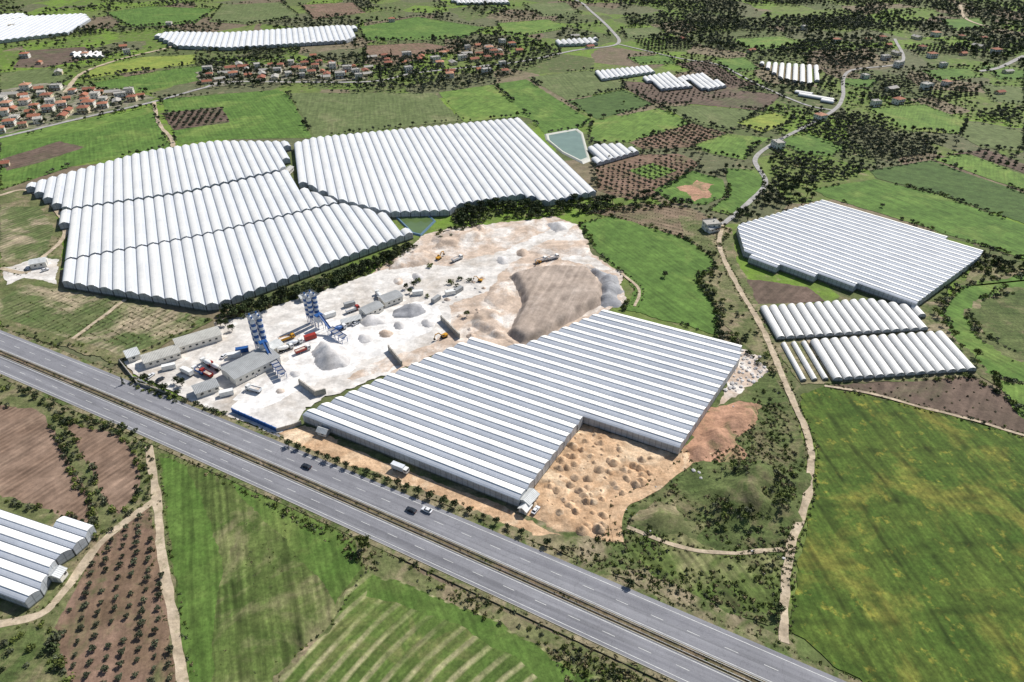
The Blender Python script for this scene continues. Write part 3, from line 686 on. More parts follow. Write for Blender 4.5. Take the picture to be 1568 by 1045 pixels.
# ---------------------------------------------------------------- reliefs
relief('gravel_plateau',plat,[(778,424),(812,414),(852,410),(904,414),(926,440),(922,468),(870,496),(840,520),(800,532),(778,512),(784,494),(800,470),(796,452)],4.2,4.5,.5,.07,1.4)
relief('gravel_pile',greyg,[(906,416),(934,420),(955,442),(948,466),(924,474),(912,462),(918,440)],8,14,.5,.1,1.5,cone=True)
relief('gravel_pile',whiteg,[(476,540),(492,524),(520,528),(538,546),(528,562),(498,566),(480,556)],6.5,10,.3,.1,1.2,cone=True)
relief('gravel_pile',greyg,[(602,478),(620,466),(646,466),(650,480),(630,488),(606,486)],4.5,8,.3,.1,1.2,cone=True)
relief('gravel_pile',whiteg,[(548,488),(570,480),(592,484),(590,498),(560,502)],3.5,6,.3,.1,1.2,cone=True)
relief('gravel_pile',sand,[(880,410),(902,404),(912,412),(890,418)],3,5,.3,.1,1.2,cone=True)
relief('gravel_pile',whiteg,[(838,344),(862,340),(872,352),(850,358)],3.5,6,.3,.1,1.4,cone=True)
for u,v,r,m in ((560,520,9,whiteg),(590,512,8,sand),(612,500,7,whiteg),(452,574,7,whiteg),(430,600,6,sand),(535,495,7,greyg),(655,496,8,whiteg),(770,400,8,whiteg),(800,388,7,sand),(640,425,7,whiteg),(610,432,6,sand)):
    relief('stockpile',m,[(u+r*1.5*math.cos(a),v+r*.9*math.sin(a)) for a in np.linspace(0,5.5,8)],2.4,4,.3,.15,1.0,cone=True)
relief('spoil_bank',sand,[(664,362),(700,352),(742,348),(745,366),(700,380),(660,384)],2.5,8,1.2,.12,1.4)
relief('spoil_bank',sand,[(590,402),(650,384),(676,392),(650,408),(596,414)],2.2,6,1.1,.14,1.4)
relief('spoil_bank',sand,[(716,478),(746,470),(770,480),(772,500),(786,526),(752,520),(722,500)],2.4,5,1.2,.16,1.3)
relief('spoil_bank',sand,[(748,440),(776,432),(790,450),(786,468),(760,474),(740,462)],1.6,5,.9,.16,1.3)
relief('spoil_bank',sand,[(836,372),(892,368),(905,392),(860,396),(820,388)],1.6,9,.7,.12,1.6)
relief('grass_knoll',g_hum,[(1040,740),(1080,715),(1160,690),(1225,710),(1228,760),(1200,820),(1120,828),(1050,800)],8,30,2.2,.06,2.0)
relief('grass_knoll',g_scrub,[(955,800),(1030,760),(1080,800),(1070,826),(990,812)],2.5,12,1.2,.1,2.0)
relief('earth_bank',redearth,[(1052,690),(1095,640),(1150,618),(1160,640),(1110,690),(1060,712)],2.6,7,1.3,.12,1.4)
relief('earth_bank',orange,[(800,772),(880,665),(905,650),(1028,695),(990,735),(935,765),(930,815),(850,815)],.6,4,.8,.2,1.1)

def heap_mesh(name,r,h,mat,seed):
    v=[(0,0,h)];f=[];rings=5;n=11
    for i in range(1,rings+1):
        for j in range(n):
            a=2*math.pi*j/n; q=i/rings
            rr=r*q*(1+.28*mn.noise(Vector((math.cos(a)*1.5,math.sin(a)*1.5,seed))))
            z=h*(1-q)**1.1+ (h*.18*mn.noise(Vector((math.cos(a)*q*4,math.sin(a)*q*4,seed*2))) if i<rings else -.3)
            v.append((rr*math.cos(a),rr*math.sin(a),z))
    for j in range(n): f.append((0,1+j,1+(j+1)%n))
    for i in range(rings-1):
        for j in range(n):
            a=1+i*n+j;b=1+i*n+(j+1)%n; f.append((a,a+n,b+n,b))
    me=bpy.data.meshes.new(name); me.from_pydata(v,[],f); me.materials.append(mat); me.polygons.foreach_set('use_smooth',[True]*len(f)); return me
brownheap=field_mat('brown_heap_soil',S(206,178,138),S(176,148,108),S(224,202,164),scale=.2,cscale=.12,fine=.3,bump=.8)
protos('heap',[heap_mesh('earth_heap',2.6,2.1,brownheap if i%2 else orange,i+1) for i in range(5)])
protos('dustheap',[heap_mesh('sand_heap',2.6,1.8,sand,i+9) for i in range(3)])
def rock_mesh(name,mat,seed):
    import bmesh
    bm=bmesh.new(); bmesh.ops.create_icosphere(bm,subdivisions=1,radius=.7)
    for v in bm.verts: v.co*=1+.5*mn.noise(v.co*1.3+Vector((seed,0,0))); v.co.z*=.7
    me=bpy.data.meshes.new(name); bm.to_mesh(me); bm.free(); me.materials.append(mat); return me
protos('rock',[rock_mesh('boulder',whiteg,i*3.1) for i in range(4)])
scatter('earth_heaps','heap',fill([(806,790),(842,728),(892,655),(1030,698),(985,740),(932,768),(925,818),(860,812)],4.3,-.25,.05,jit=.5),.45,1.25,.45)
scatter('spoil_heaps','dustheap',fill([(596,402),(700,352),(740,348),(720,380),(650,408)],8,-.1,.05),.5,1.2,.5)
scatter('spoil_heaps','dustheap',fill([(690,480),(748,468),(785,530),(720,518)],6.5,-.1,.05),.5,1.2,.4)
scatter('spoil_heaps','dustheap',fill([(655,440),(740,425),(742,450),(680,468)],8,.0,.05),.5,.9,.4)
scatter('rubble_rocks','rock',fill([(1130,535),(1166,548),(1176,572),(1150,590),(1120,604),(1110,600)],2.6),.5,1.8,.4)
scatter('rubble_rocks','rock',fill([(655,440),(740,425),(742,450),(680,468)],4.5,.1,.05),.5,1.6,.4)
scatter('rubble_rocks','rock',fill([(1060,720),(1080,716),(1090,760),(1075,740)],3),.5,1.5,.4)
scatter('rubble_rocks','rock',fill([(860,590),(1200,590),(1200,960),(960,880)],9,.35,.05),.3,.9,.4)

# ---------------------------------------------------------------- houses
tile=[plain('terracotta_tiles_%s'%k,c,.85,.2,0,.25,1.2) for k,c in (('a',S(168,112,88)),('b',S(150,98,80)),('c',S(186,138,112)),('d',S(172,168,160)))]
ren=[plain('render_%s'%k,c,.85,.2,0,.06) for k,c in (('white',S(226,222,212)),('cream',S(222,208,178)),('pink',S(214,186,168)))]
glass=plain('window_glass',(.03,.04,.05,1),.15,.6); wood=plain('door_wood',S(96,64,42)); whitep=plain('white_paint',S(232,232,228),.5)
def house_set(w,d,h,rm,wm_,kind,floors):
    wb=MB(); wb.box(-w/2,w/2,-d/2,d/2,0,h,0); wb.box(w*.15,w*.15+.8,.5,1.3,h,h+(2.6 if kind!='flat' else 1.4),0)
    rb=MB(); o=.5
    if kind=='hip':
        r=(w-d)/2 if w>d else .3; hh=1.7; A=[(-w/2-o,-d/2-o,h),(w/2+o,-d/2-o,h),(w/2+o,d/2+o,h),(-w/2-o,d/2+o,h)]; R0=(-r,0,h+hh);R1=(r,0,h+hh)
        rb.face([A[0],A[1],R1,R0]);rb.face([A[1],A[2],R1]);rb.face([A[2],A[3],R0,R1]);rb.face([A[3],A[0],R0])
    elif kind=='gable':
        prof=[(-d/2-o,h+.01),(0,h+1.8),(d/2+o,h+.01)]; rb.prism(prof,-w/2-o,w/2+o)
    else:
        rb.box(-w/2-.2,w/2+.2,-d/2-.2,d/2+.2,h+.002,h+.25)
        for x0,x1,y0,y1 in ((-w/2-.2,w/2+.2,-d/2-.2,-d/2),(-w/2-.2,w/2+.2,d/2,d/2+.2)): rb.box(x0,x1,y0,y1,h+.252,h+.8)
    gb=MB();db=MB()
    for fl in range(floors):
        z=fl*3+1.0
        for sx in np.linspace(-w/2+1.6,w/2-1.6,3):
            for y,s in ((-d/2,-1),(d/2,1)):
                if fl==0 and abs(sx)<.1 and s<0: continue
                gb.box(sx-.6,sx+.6,min(y,y+s*.03),max(y,y+s*.03),z,z+1.3)
        for sy in (-d/4,d/4):
            for x,s in ((-w/2,-1),(w/2,1)): gb.box(min(x,x+s*.03),max(x,x+s*.03),sy-.55,sy+.55,z,z+1.3)
    db.box(-.55,.55,-d/2-.05,-d/2,0,2.1)
    if floors>1: db.box(-w/2+.3,w/2-.3,-d/2-1.5,-d/2-.05,2.85,3.0)
    return [('walls',wb.mesh('walls',[wm_])),('roof',rb.mesh('roof',[rm])),('windows',gb.mesh('windows',[glass])),('door',db.mesh('door',[wood]))]
HS=[house_set(11,9,6,tile[0],ren[0],'hip',2),house_set(12,8,3.2,tile[1],ren[1],'gable',1),house_set(10,10,6.2,tile[2],ren[0],'hip',2),
    house_set(9,7,3.2,tile[0],ren[2],'gable',1),house_set(11,9,6,tile[3],ren[0],'flat',2),house_set(14,8,3.4,tile[3],ren[1],'gable',1),house_set(10,9,6,tile[1],ren[1],'hip',2),house_set(9,8,6.4,tile[3],ren[0],'flat',2)]
HPOS=[]
def house(x,y,rz=None,k=None,s=1.0):
    k=random.randrange(len(HS)) if k is None else k
    e=empty('village_house',(x,y,.05),random.choice((.2,.5,1.77,2.0,.3)) if rz is None else rz,s)
    for nm,me in HS[k]: obj(nm,me,e)
    HPOS.append((x,y))
def village(poly,n,md=15):
    w=GP(poly); c=0;t=0
    while c<n and t<n*60:
        t+=1; x=random.uniform(w[:,0].min(),w[:,0].max());y=random.uniform(w[:,1].min(),w[:,1].max())
        if not inpoly(np.array([x]),np.array([y]),w)[0]: continue
        if any(math.hypot(x-a,y-b)<md for a,b in HPOS): continue
        if any(segdist(np.array([x]),np.array([y]),cc[0],False)[0]<9 for cc in KLINE): continue
        house(x,y,s=random.uniform(.75,1.05)); c+=1
village([(0,152),(50,134),(100,138),(180,140),(222,150),(150,172),(60,190),(0,205)],44)
village([(312,112),(360,102),(490,98),(570,106),(560,122),(420,122),(318,132)],42)
village([(650,92),(700,74),(775,66),(800,82),(760,96),(680,106)],20)
village([(560,90),(650,86),(650,108),(570,112)],8)
village([(0,90),(250,60),(300,90),(60,126)],6,40)
village([(600,110),(780,96),(800,112),(640,128)],8)
village([(1300,60),(1500,50),(1568,140),(1330,170)],20,30)
for u,v in ((1255,184),(1190,226),(1340,163),(1355,92),(1350,62),(1372,84),(1088,352),(880,58),(903,74),(20,44),(600,34),(1150,80),(480,88),(1230,46),(1045,62),(4,255),(1280,66),(260,40)):
    house(*G(u,v),s=.9)

# ---------------------------------------------------------------- industrial buildings
def corr(name,c):
    q=NT(name); p=q.n('ShaderNodeTexCoord').outputs['Object']; sx=q.n('ShaderNodeSeparateXYZ'); q.set(sx.inputs[0],p)
    sn=q.math('SINE',q.math('MULTIPLY',sx.outputs[0],9.0)); q.bump(sn,.5,.08)
    f=q.math('MULTIPLY',q.rmp(sn,-1,1,.93,1.03),q.rmp(q.noise(.3,5,.7),.3,.7,.78,1.1)); q.col(q.val(c,f)); q.b.inputs['Roughness'].default_value=.5; return q.m
grey_r=corr('corrugated_grey',S(166,168,168)); white_r=corr('corrugated_white',S(208,210,208)); lt_r=corr('corrugated_pale',S(190,188,180)); conc=plain('concrete',S(176,170,160),.9)
blue=plain('blue_paint',S(40,88,150),.45,.4); red=plain('red_paint',S(160,50,40),.45,.4); yellow=plain('yellow_paint',S(206,150,40),.45,.4); dkm=plain('dark_rubber',(.02,.02,.02,1),.8); silv=plain('pale_steel',S(214,218,222),.4,.5)
def shed(name,p0,p1,width,h,rm,wm_=None,rise=1.1,door=True):
    a=np.array(G(*p0));b_=np.array(G(*p1)); c=(a+b_)/2; L=np.linalg.norm(b_-a); ang=math.atan2(*(b_-a)[::-1])
    e=empty(name,(c[0],c[1],zc[0]),ang); wm_=wm_ or ren[0]
    wb=MB(); wb.prism([(-width/2,0),(width/2,0),(width/2,h),(0,h+rise),(-width/2,h)],-L/2,L/2,0)
    obj('walls',wb.mesh('walls',[wm_]),e)
    rb=MB(); o=.45; t=.12; k=rise/(width/2)
    for s in (-1,1):
        rb.face([(-L/2-o,s*(width/2+o),h-o*k+t),(L/2+o,s*(width/2+o),h-o*k+t),(L/2+o,0,h+rise+t),(-L/2-o,0,h+rise+t)])
        rb.face([(-L/2-o,s*(width/2+o),h-o*k+.02),(L/2+o,s*(width/2+o),h-o*k+.02),(L/2+o,s*(width/2+o),h-o*k+t),(-L/2-o,s*(width/2+o),h-o*k+t)])
    obj('roof',rb.mesh('roof',[rm]),e)
    gb=MB()
    for s in (-1,1):
        for x in np.arange(-L/2+2,L/2-1,3.2):
            gb.box(x,x+1.2,min(s*width/2,s*(width/2+.03)),max(s*width/2,s*(width/2+.03)),h*.4,h*.4+1)
    obj('windows',gb.mesh('windows',[glass]),e)
    if door:
        db=MB(); db.box(L/2,L/2+.05,-1.5,1.5,0,min(h-.3,3)); db.box(-L/2-.05,-L/2,-.8,.8,0,2.2); obj('door',db.mesh('door',[grey_r]),e)
    KEEP.append(np.array([c+[-12,-8],c+[12,-8],c+[12,8],c+[-12,8]]))
    return e
shed('warehouse',(222,560),(276,543),8,3.4,lt_r)
shed('warehouse',(272,536),(338,516),9,3.6,lt_r)
shed('workshop',(352,584),(420,550),13,4.2,grey_r)
shed('site_office',(300,606),(334,594),7,3,grey_r)
shed('site_office',(196,552),(214,546),7,3.2,white_r)
shed('site_office',(556,486),(582,474),7,3.4,grey_r)
shed('site_office',(585,468),(612,458),8,3.4,grey_r)
shed('site_office',(400,548),(430,532),6,3,white_r)
shed('small_shed',(460,462),(478,456),4,2.6,white_r)
shed('pump_house',(50,410),(74,406),7,3.4,white_r)
shed('gatehouse',(802,778),(816,762),5,3,white_r)
shed('small_shed',(800,788),(808,778),3.2,2.2,whitep)
shed('small_shed',(490,664),(503,668),3,2.2,white_r)
shed('small_shed',(88,893),(98,880),4,3,white_r)
shed('small_shed',(1082,357),(1096,353),5,3,grey_r)
shed('small_shed',(438,270),(446,262),5,3,lt_r)
shed('site_office',(524,500),(552,492),4,2.6,white_r)
def container(u,v,rz,m):
    x,y=G(u,v); e=empty('shipping_container',(x,y,zc[0]+.01),rz); b=MB(); b.box(-3,3,-1.15,1.15,.12,2.5)
    for X in np.arange(-2.8,2.9,.4):
        for Y in (-1.15,1.15): b.box(X,X+.18,Y-(.05 if Y<0 else 0),Y+(.05 if Y>0 else 0),.3,2.35)
    for X in (-3,3):
        for Y in (-1.1,1.1): b.box(X-.08,X+.08,Y-.1,Y+.1,0,2.6)
    obj('box',b.mesh('box',[m]),e); d_=MB(); d_.box(3.01,3.05,-1,-.03,.25,2.35); d_.box(3.01,3.05,.03,1,.25,2.35); obj('doors',d_.mesh('doors',[grey_r]),e)
for u,v,r,m in ((360,548,.3,whitep),(372,540,.3,blue),(260,566,.4,whitep),(506,486,.6,whitep),(536,470,.5,grey_r),(640,452,.2,whitep),(668,462,1.0,grey_r),(476,520,.6,red),(348,606,.4,whitep),(690,452,.4,whitep),(702,448,.9,grey_r)): container(u,v,r,m)
def wall(name,pts,h,t,mat):
    w=GP(pts); c=w.mean(0); b=MB()
    for i in range(len(w)-1):
        p=w[i]-c;q=w[i+1]-c; b.beam((p[0],p[1],h/2),(q[0],q[1],h/2),t,h)
        L=np.linalg.norm(q-p)
        for k in np.arange(0,L,4):
            r=p+(q-p)*k/L; b.beam((r[0],r[1],0),(r[0],r[1],h+.12),t+.16,t+.16)
    return obj(name,b.mesh(name,[mat]),None,(c[0],c[1],0))
wall('blue_boundary_wall',[(357,632),(425,662)],2.4,.4,blue)
wall('boundary_wall',[(425,662),(450,655),(462,650)],2.2,.3,conc)
wall('retaining_wall',[(460,590),(484,608),(500,604)],3.5,.6,conc)
wall('retaining_wall',[(596,538),(616,562)],3.5,.6,conc)
wall('retaining_wall',[(676,492),(704,520)],3.5,.6,conc)
wall('boundary_wall',[(185,556),(212,590),(262,606)],1.8,.3,conc)
wall('boundary_wall',[(330,500),(345,494)],2.4,.3,conc)

def batching_plant(u,v,rz,L=26,hs=17):
    x,y=G(u,v); e=empty('concrete_batching_plant',(x,y,zc[0]),rz)
    b=MB()
    for i,(cx,cy) in enumerate(((-1.7,-1.7),(1.7,-1.7),(-1.7,1.7),(1.7,1.7))):
        for k in range(8):
            z0=5.5+k*(hs-5.5)/8;z1=5.5+(k+1)*(hs-5.5)/8
            b.cyl((cx,cy,z0),(cx,cy,z1),1.3,1.3,14,(k+i//2)%2,False)
        b.cyl((cx,cy,hs),(cx,cy,hs+1),1.3,.4,14,1); b.cyl((cx,cy,3.2),(cx,cy,5.5),.3,1.3,14,1)
        b.cyl((cx,cy,hs+1),(cx,cy,hs+1.8),.4,.4,8,0)
        for a in range(4):
            X=cx+1.1*math.cos(a*1.57+.78);Y=cy+1.1*math.sin(a*1.57+.78); b.beam((X,Y,0),(X,Y,5.6),.2,.2,0)
    obj('silos',b.mesh('silos',[blue,silv]),e)
    b=MB(); b.box(-3.2,3.2,-3.2,3.2,hs+.4,hs+.5)
    for a,c in (((-3.2,-3.2),(3.2,-3.2)),((3.2,-3.2),(3.2,3.2)),((3.2,3.2),(-3.2,3.2)),((-3.2,3.2),(-3.2,-3.2))):
        b.beam((*a,hs+1.5),(*c,hs+1.5),.1,.1); b.beam((*a,hs+1),(*c,hs+1),.07,.07)
        for t in np.linspace(0,1,5): X=a[0]+(c[0]-a[0])*t;Y=a[1]+(c[1]-a[1])*t; b.beam((X,Y,hs+.5),(X,Y,hs+1.5),.08,.08)
    obj('platform',b.mesh('platform',[steel]),e)
    b=MB(); b.box(4.0,7.5,-2.2,2.2,4,7.5,1); b.box(4.2,7.3,-2.0,2.0,7.502,7.9,0)
    for X in (4.2,7.3):
        for Y in (-2.0,2.0): b.beam((X,Y,0),(X,Y,4),.3,.3,0)
    b.beam((7.0,0,8.2),(L,0,1.5),1.3,.4,0); b.beam((7.0,.72,8.6),(L,.72,1.9),.1,.5,0); b.beam((7.0,-.72,8.6),(L,-.72,1.9),.1,.5,0)
    for t in (.25,.5,.75):
        X=7+(L-7)*t;Z=8.0-(6.7)*t
        for Y in (-.6,.6): b.beam((X,Y,0),(X,Y,Z),.2,.2,1)
    obj('mixer_and_conveyor',b.mesh('mixer_and_conveyor',[blue,silv,grey_r]),e)
    b=MB()
    for k in range(4):
        x0=L-2+k*3.2
        for A in ((x0,-1.6),(x0+3.0,-1.6),(x0,1.6),(x0+3.0,1.6)): b.beam((A[0],A[1],0),(A[0],A[1],2.8),.2,.2,0)
        t=[(x0,-1.8,3.8),(x0+3.0,-1.8,3.8),(x0+3.0,1.8,3.8),(x0,1.8,3.8)];l=[(x0+1,-.6,2.0),(x0+2.0,-.6,2.0),(x0+2.0,.6,2.0),(x0+1,.6,2.0)]
        for i in range(4): j=(i+1)%4; b.face([l[i],l[j],t[j],t[i]],0)
        b.face([(x0+.3,-1.5,3.5),(x0+2.7,-1.5,3.5),(x0+2.7,1.5,3.5),(x0+.3,1.5,3.5)],1)
    obj('aggregate_bins',b.mesh('aggregate_bins',[blue,greyg]),e)
batching_plant(402,536,-.95,20,19); batching_plant(482,496,-.75,17,17)

# ---------------------------------------------------------------- vehicles
def car(u,v,rz,paintm):
    x,y=G(u,v); e=empty('car',(x,y,zh+.004),rz)
    b=MB(); pr=[(-2.15,.35),(2.15,.35),(2.2,.65),(1.95,.85),(1.1,.95),(-1.6,.98),(-2.15,.9),(-2.2,.6)]
    for (x0,x1,k) in ((-.88,-.80,.96),(-.80,.80,1),(.80,.88,.96)): b.prism([(a*k,(c if c<.5 else .35+(c-.35)*(k if k<1 else 1))) for a,c in pr],x0,x1,0)
    obj('body',b.mesh('body',[paintm]),e)
    b=MB(); lo=[(-.76,-1.75,.96),(.76,-1.75,.96),(.76,1.05,.94),(-.76,1.05,.94)];hi=[(-.62,-1.15,1.42),(.62,-1.15,1.42),(.62,.35,1.42),(-.62,.35,1.42)]
    for i in range(4): j=(i+1)%4; b.face([lo[i],lo[j],hi[j],hi[i]],1)
    b.face(hi,0); b.box(-.6,.6,-1.12,.32,1.423,1.46,0)
    obj('cabin',b.mesh('cabin',[paintm,glass]),e)
    b=MB()
    for X in (-.82,.82):
        for Y in (-1.35,1.35): b.cyl((X-.11,Y,.33),(X+.11,Y,.33),.33,.33,14,0); b.cyl((X-.12,Y,.33),(X+.12,Y,.33),.18,.18,10,1)
    obj('wheels',b.mesh('wheels',[dkm,silv]),e)
    b=MB()
    for X in (-.6,.6): b.box(X-.2,X+.2,2.19,2.22,.6,.75,0); b.box(X-.2,X+.2,-2.22,-2.19,.65,.8,1)
    obj('lights',b.mesh('lights',[silv,red]),e); return e
def truck(name,u,v,rz,cabm,cargo,cm,s=1.0):
    x,y=G(u,v); e=empty(name,(x,y,zc[0]+.01),rz,s)
    b=MB(); b.prism([(2.6,.7),(4.6,.7),(4.65,1.9),(4.35,3.0),(2.6,3.1)],-1.2,1.2,0); b.box(-1.0,1.0,4.42,4.66,1.95,2.7,1)
    b.box(1.2,1.23,3.1,4.2,1.9,2.6,1); b.box(-1.23,-1.2,3.1,4.2,1.9,2.6,1); b.box(-.9,.9,-4.2,2.58,.75,1.05,2)
    obj('cab_and_chassis',b.mesh('cab_and_chassis',[cabm,glass,dkm]),e)
    b=MB()
    if cargo=='box': b.box(-1.25,1.25,-4.3,2.35,1.06,3.5,0); b.box(-1.28,1.28,-4.33,2.38,3.502,3.6,0)
    elif cargo=='tipper':
        b.box(-1.2,1.2,-4.2,2.2,1.06,1.2,0)
        for q in ((-1.25,-1.15,-4.2,2.2),(1.15,1.25,-4.2,2.2),(-1.15,1.15,2.1,2.2),(-1.15,1.15,-4.2,-4.1)): b.box(q[0],q[1],q[2],q[3],1.2,2.5,0)
        b.box(-1.14,1.14,-4.08,2.08,1.21,2.1,1)
    else:
        pts=[(-4.2,2.9,.6),(-3.0,2.7,1.05),(-.8,2.35,1.3),(.9,2.1,1.15),(2.0,1.95,.5)]
        for (y0,z0,r0),(y1,z1,r1) in zip(pts[:-1],pts[1:]): b.cyl((0,y0,z0),(0,y1,z1),r0,r1,14,0)
        b.beam((0,-4.2,1),(0,-4.2,3.4),.8,.3,0); b.beam((0,1.8,1),(0,1.8,1.9),1.4,.3,0)
    obj('cargo_body',b.mesh('cargo_body',[cm,sand]),e)
    b=MB()
    for X in (-1.05,1.05):
        for Y in (-3.2,-1.9,3.5): b.cyl((X-.18,Y,.5),(X+.18,Y,.5),.5,.5,14,0); b.cyl((X-.19,Y,.5),(X+.19,Y,.5),.25,.25,8,1)
    obj('wheels',b.mesh('wheels',[dkm,silv]),e); return e
def excavator(u,v,rz,s=.8):
    x,y=G(u,v); e=empty('excavator',(x,y,zc[0]+.01),rz,s)
    b=MB()
    for X in (-1.2,1.2): b.prism([(-2,0.1),(-1.6,0),(1.6,0),(2,.1),(2.1,.5),(1.7,.9),(-1.7,.9),(-2.1,.5)],X-.3,X+.3,0)
    b.box(-.8,.8,-.8,.8,.5,1.05,0); obj('tracks',b.mesh('tracks',[dkm]),e)
    b=MB(); b.prism([(-2.6,1.1),(1.3,1.1),(1.3,1.9),(-1.2,2.3),(-2.5,2.2)],-1.35,1.35,0); b.box(-1.3,-.3,.1,1.5,1.92,3.0,1); b.box(-1.33,-.27,.07,1.53,3.002,3.1,0)
    obj('superstructure',b.mesh('superstructure',[yellow,glass]),e)
    b=MB(); b.beam((.3,1.2,1.8),(.3,3.6,4.6),.45,.6,0); b.beam((.3,3.6,4.6),(.3,6.2,4.2),.42,.55,0); b.beam((.3,6.2,4.3),(.3,6.9,1.7),.35,.45,0)
    b.prism([(6.4,1.6),(7.4,1.7),(7.5,.8),(6.9,.5),(6.2,.9)],-.3,.9,1); obj('boom_and_bucket',b.mesh('boom_and_bucket',[yellow,dkm]),e)
RZ=math.atan2(hd[1],hd[0])-math.pi/2
car_w=plain('white_car_paint',S(225,226,228),.3,.6); car_d=plain('dark_car_paint',S(40,44,52),.3,.6)
car(470,717,RZ+math.pi,car_d); car(630,784,RZ+math.pi,car_d); car(654,784,RZ+math.pi,car_w)
truck('box_truck',613,722,RZ,whitep,'box',silv,.85)
for (u,v,r,c,k,m) in ((318,560,.9,whitep,'mixer',whitep),(330,566,.9,red,'mixer',whitep),(306,572,1.0,whitep,'tipper',blue),(318,576,1.0,red,'tipper',red),
    (438,538,-.9,whitep,'mixer',whitep),(452,530,-.9,whitep,'mixer',silv),(464,540,-.9,whitep,'tipper',red),(540,478,-.9,red,'tipper',silv),(828,402,-1.0,whitep,'tipper',silv),(846,398,-1.1,whitep,'tipper',silv),(520,508,-.8,whitep,'mixer',blue),(288,574,1.0,whitep,'box',whitep),(440,522,-.9,yellow,'tipper',yellow),(580,456,.4,whitep,'mixer',whitep),(700,400,-.8,whitep,'tipper',silv),(390,600,1.2,whitep,'tipper',silv)):
    truck({'mixer':'concrete_mixer_truck','tipper':'tipper_truck','box':'box_truck'}[k],u,v,r,c,k,m,.9)
for u,v,c in ((232,578,car_w),(246,584,car_d),(545,498,car_w),(570,492,car_d),(395,574,car_w),(344,548,car_w),(70,416,car_w),(820,784,car_w)): car(u,v,RZ+random.uniform(-.3,.3)+1.5,c)
excavator(680,518,2.2); excavator(672,398,-.5); excavator(735,432,1.2,.6); excavator(826,404,2.6,.6)

# ---------------------------------------------------------------- vegetation placement
def wild(region,sp,thr,ns,seed):
    p=fill(region,sp,thr,ns,seed=seed)
    m=np.ones(len(p),bool)
    for w in KEEP: m&=~inpoly(p[:,0],p[:,1],w)
    for kl in KLINE: 
        c,wd=kl[0],kl[1]
        lo=c.min(0)-wd;hi=c.max(0)+wd; s=(p[:,0]>lo[0])&(p[:,0]<hi[0])&(p[:,1]>lo[1])&(p[:,1]<hi[1])&m
        if s.any(): dd=segdist(p[s,0],p[s,1],c,False); i=np.where(s)[0]; m[i[dd<wd]]=False
    for a,b_ in HPOS: m&=np.hypot(p[:,0]-a,p[:,1]-b_)>7
    return p[m]
fr=wild([(930,-40),(1700,-40),(1700,120),(1568,112),(1420,96),(1250,98),(1150,88),(1010,70),(960,40)],8,-.22,.008,1.0)
scatter('distant_woodland','far',fr,.5,1.1)
fr=wild([(-100,-40),(930,-40),(960,60),(790,70),(560,92),(300,104),(0,140),(-100,150)],10,.05,.009,2.0)
scatter('distant_trees','far',fr,.5,1.0)
scatter('village_trees','far',wild([(300,96),(560,84),(790,58),(870,80),(800,112),(690,142),(560,142),(520,134),(300,136)],7,-.3,.02,3.0),.45,1.0)
scatter('village_trees','far',wild([(-60,130),(60,124),(240,144),(230,162),(120,190),(-60,220)],8.5,-.2,.03,4.0),.4,.85)
scatter('olive_groves','far',wild([(1000,80),(1250,95),(1640,110),(1640,250),(1450,240),(1240,285),(1175,290),(1180,200),(1050,130)],7.5,-.14,.014,5.0),.35,.75)
def orchard(ctr,w_,h_,ang,sp=6.5):
    u,v=ctr; poly=[(u-w_,v-h_*.6),(u+w_*.7,v-h_),(u+w_,v+h_*.5),(u-w_*.6,v+h_)]
    pts=rowsfill(poly,ang,sp,sp*1.15,.6); m=np.ones(len(pts),bool)
    for w in KEEP: m&=~inpoly(pts[:,0],pts[:,1],w)
    return pts[m]
OR=[orchard(*a) for a in (((1020,70),50,12,30),((1130,66),46,10,120),((1230,74),46,10,50),((1300,96),44,10,140),((1380,128),50,12,20),((1450,146),50,12,110),((1240,130),46,12,60),((1530,180),44,12,130),((1350,150),40,10,70),((1090,40),60,10,100),((1280,36),60,10,40),((1440,78),60,10,10),((100,50),60,8,30),((420,80),60,6,80),((640,50),50,6,20),((1540,70),50,8,60))]
scatter('orchard_trees','olive',np.concatenate(OR),.8,1.25)
scatter('olive_groves','olive',wild([(900,120),(1240,130),(1250,300),(1100,340),(905,300)],7,.0,.03,6.0),.7,1.3)
scatter('scrub_trees','dark',wild([(1110,270),(1250,280),(1260,310),(1130,350)],8,-.1,.04,7.0),.5,1.0)
scatter('scrub_trees','olive',wild([(1400,380),(1640,380),(1640,640),(1500,590)],8,.0,.03,8.0),.6,1.3)
scatter('cypress_trees','cypress',wild([(310,104),(790,70),(790,120),(560,130),(310,130)],15,.05,.03,9.0),.7,1.3)
hl=[]
for w,pb in HEDGES:
    n=len(w)
    for i in range(n):
        a=w[i];b_=w[(i+1)%n];L=np.linalg.norm(b_-a)
        for k in np.arange(0,L,2.6):
            p=a+(b_-a)*k/L
            if mn.noise(Vector((p[0]*.03,p[1]*.03,4)))+random.uniform(-.2,.2)>.2-pb: hl.append(p+rng.uniform(-1.3,1.3,2))
hl=np.array(hl); far=hl[:,1]>520
scatter('hedgerows','bush',hl[~far],.4,1.3); scatter('hedgerows','far',hl[far][::2],.3,.7)
tg=[]
for c,wd,nr,width in KLINE:
    for i in range(len(c)):
        if c[i][1]<430:
            for sg in (-1,1): tg.append(c[i]+nr[i]*sg*(width/2+random.uniform(.3,1.6))+rng.uniform(-.6,.6,2))
scatter('track_edge_grass','tuft',tg,.4,1.1)
scatter('tree_belt','dark',np.concatenate([along([(345,490),(420,470),(480,450),(540,425),(600,395)],3.0,2.0),along([(350,482),(420,462),(500,436),(560,412),(632,378)],3.2,1.5)]),.5,1.05)
scatter('tree_belt','bush',fill([(340,480),(600,390),(625,376),(640,378),(600,408),(345,498)],3),.6,1.5)
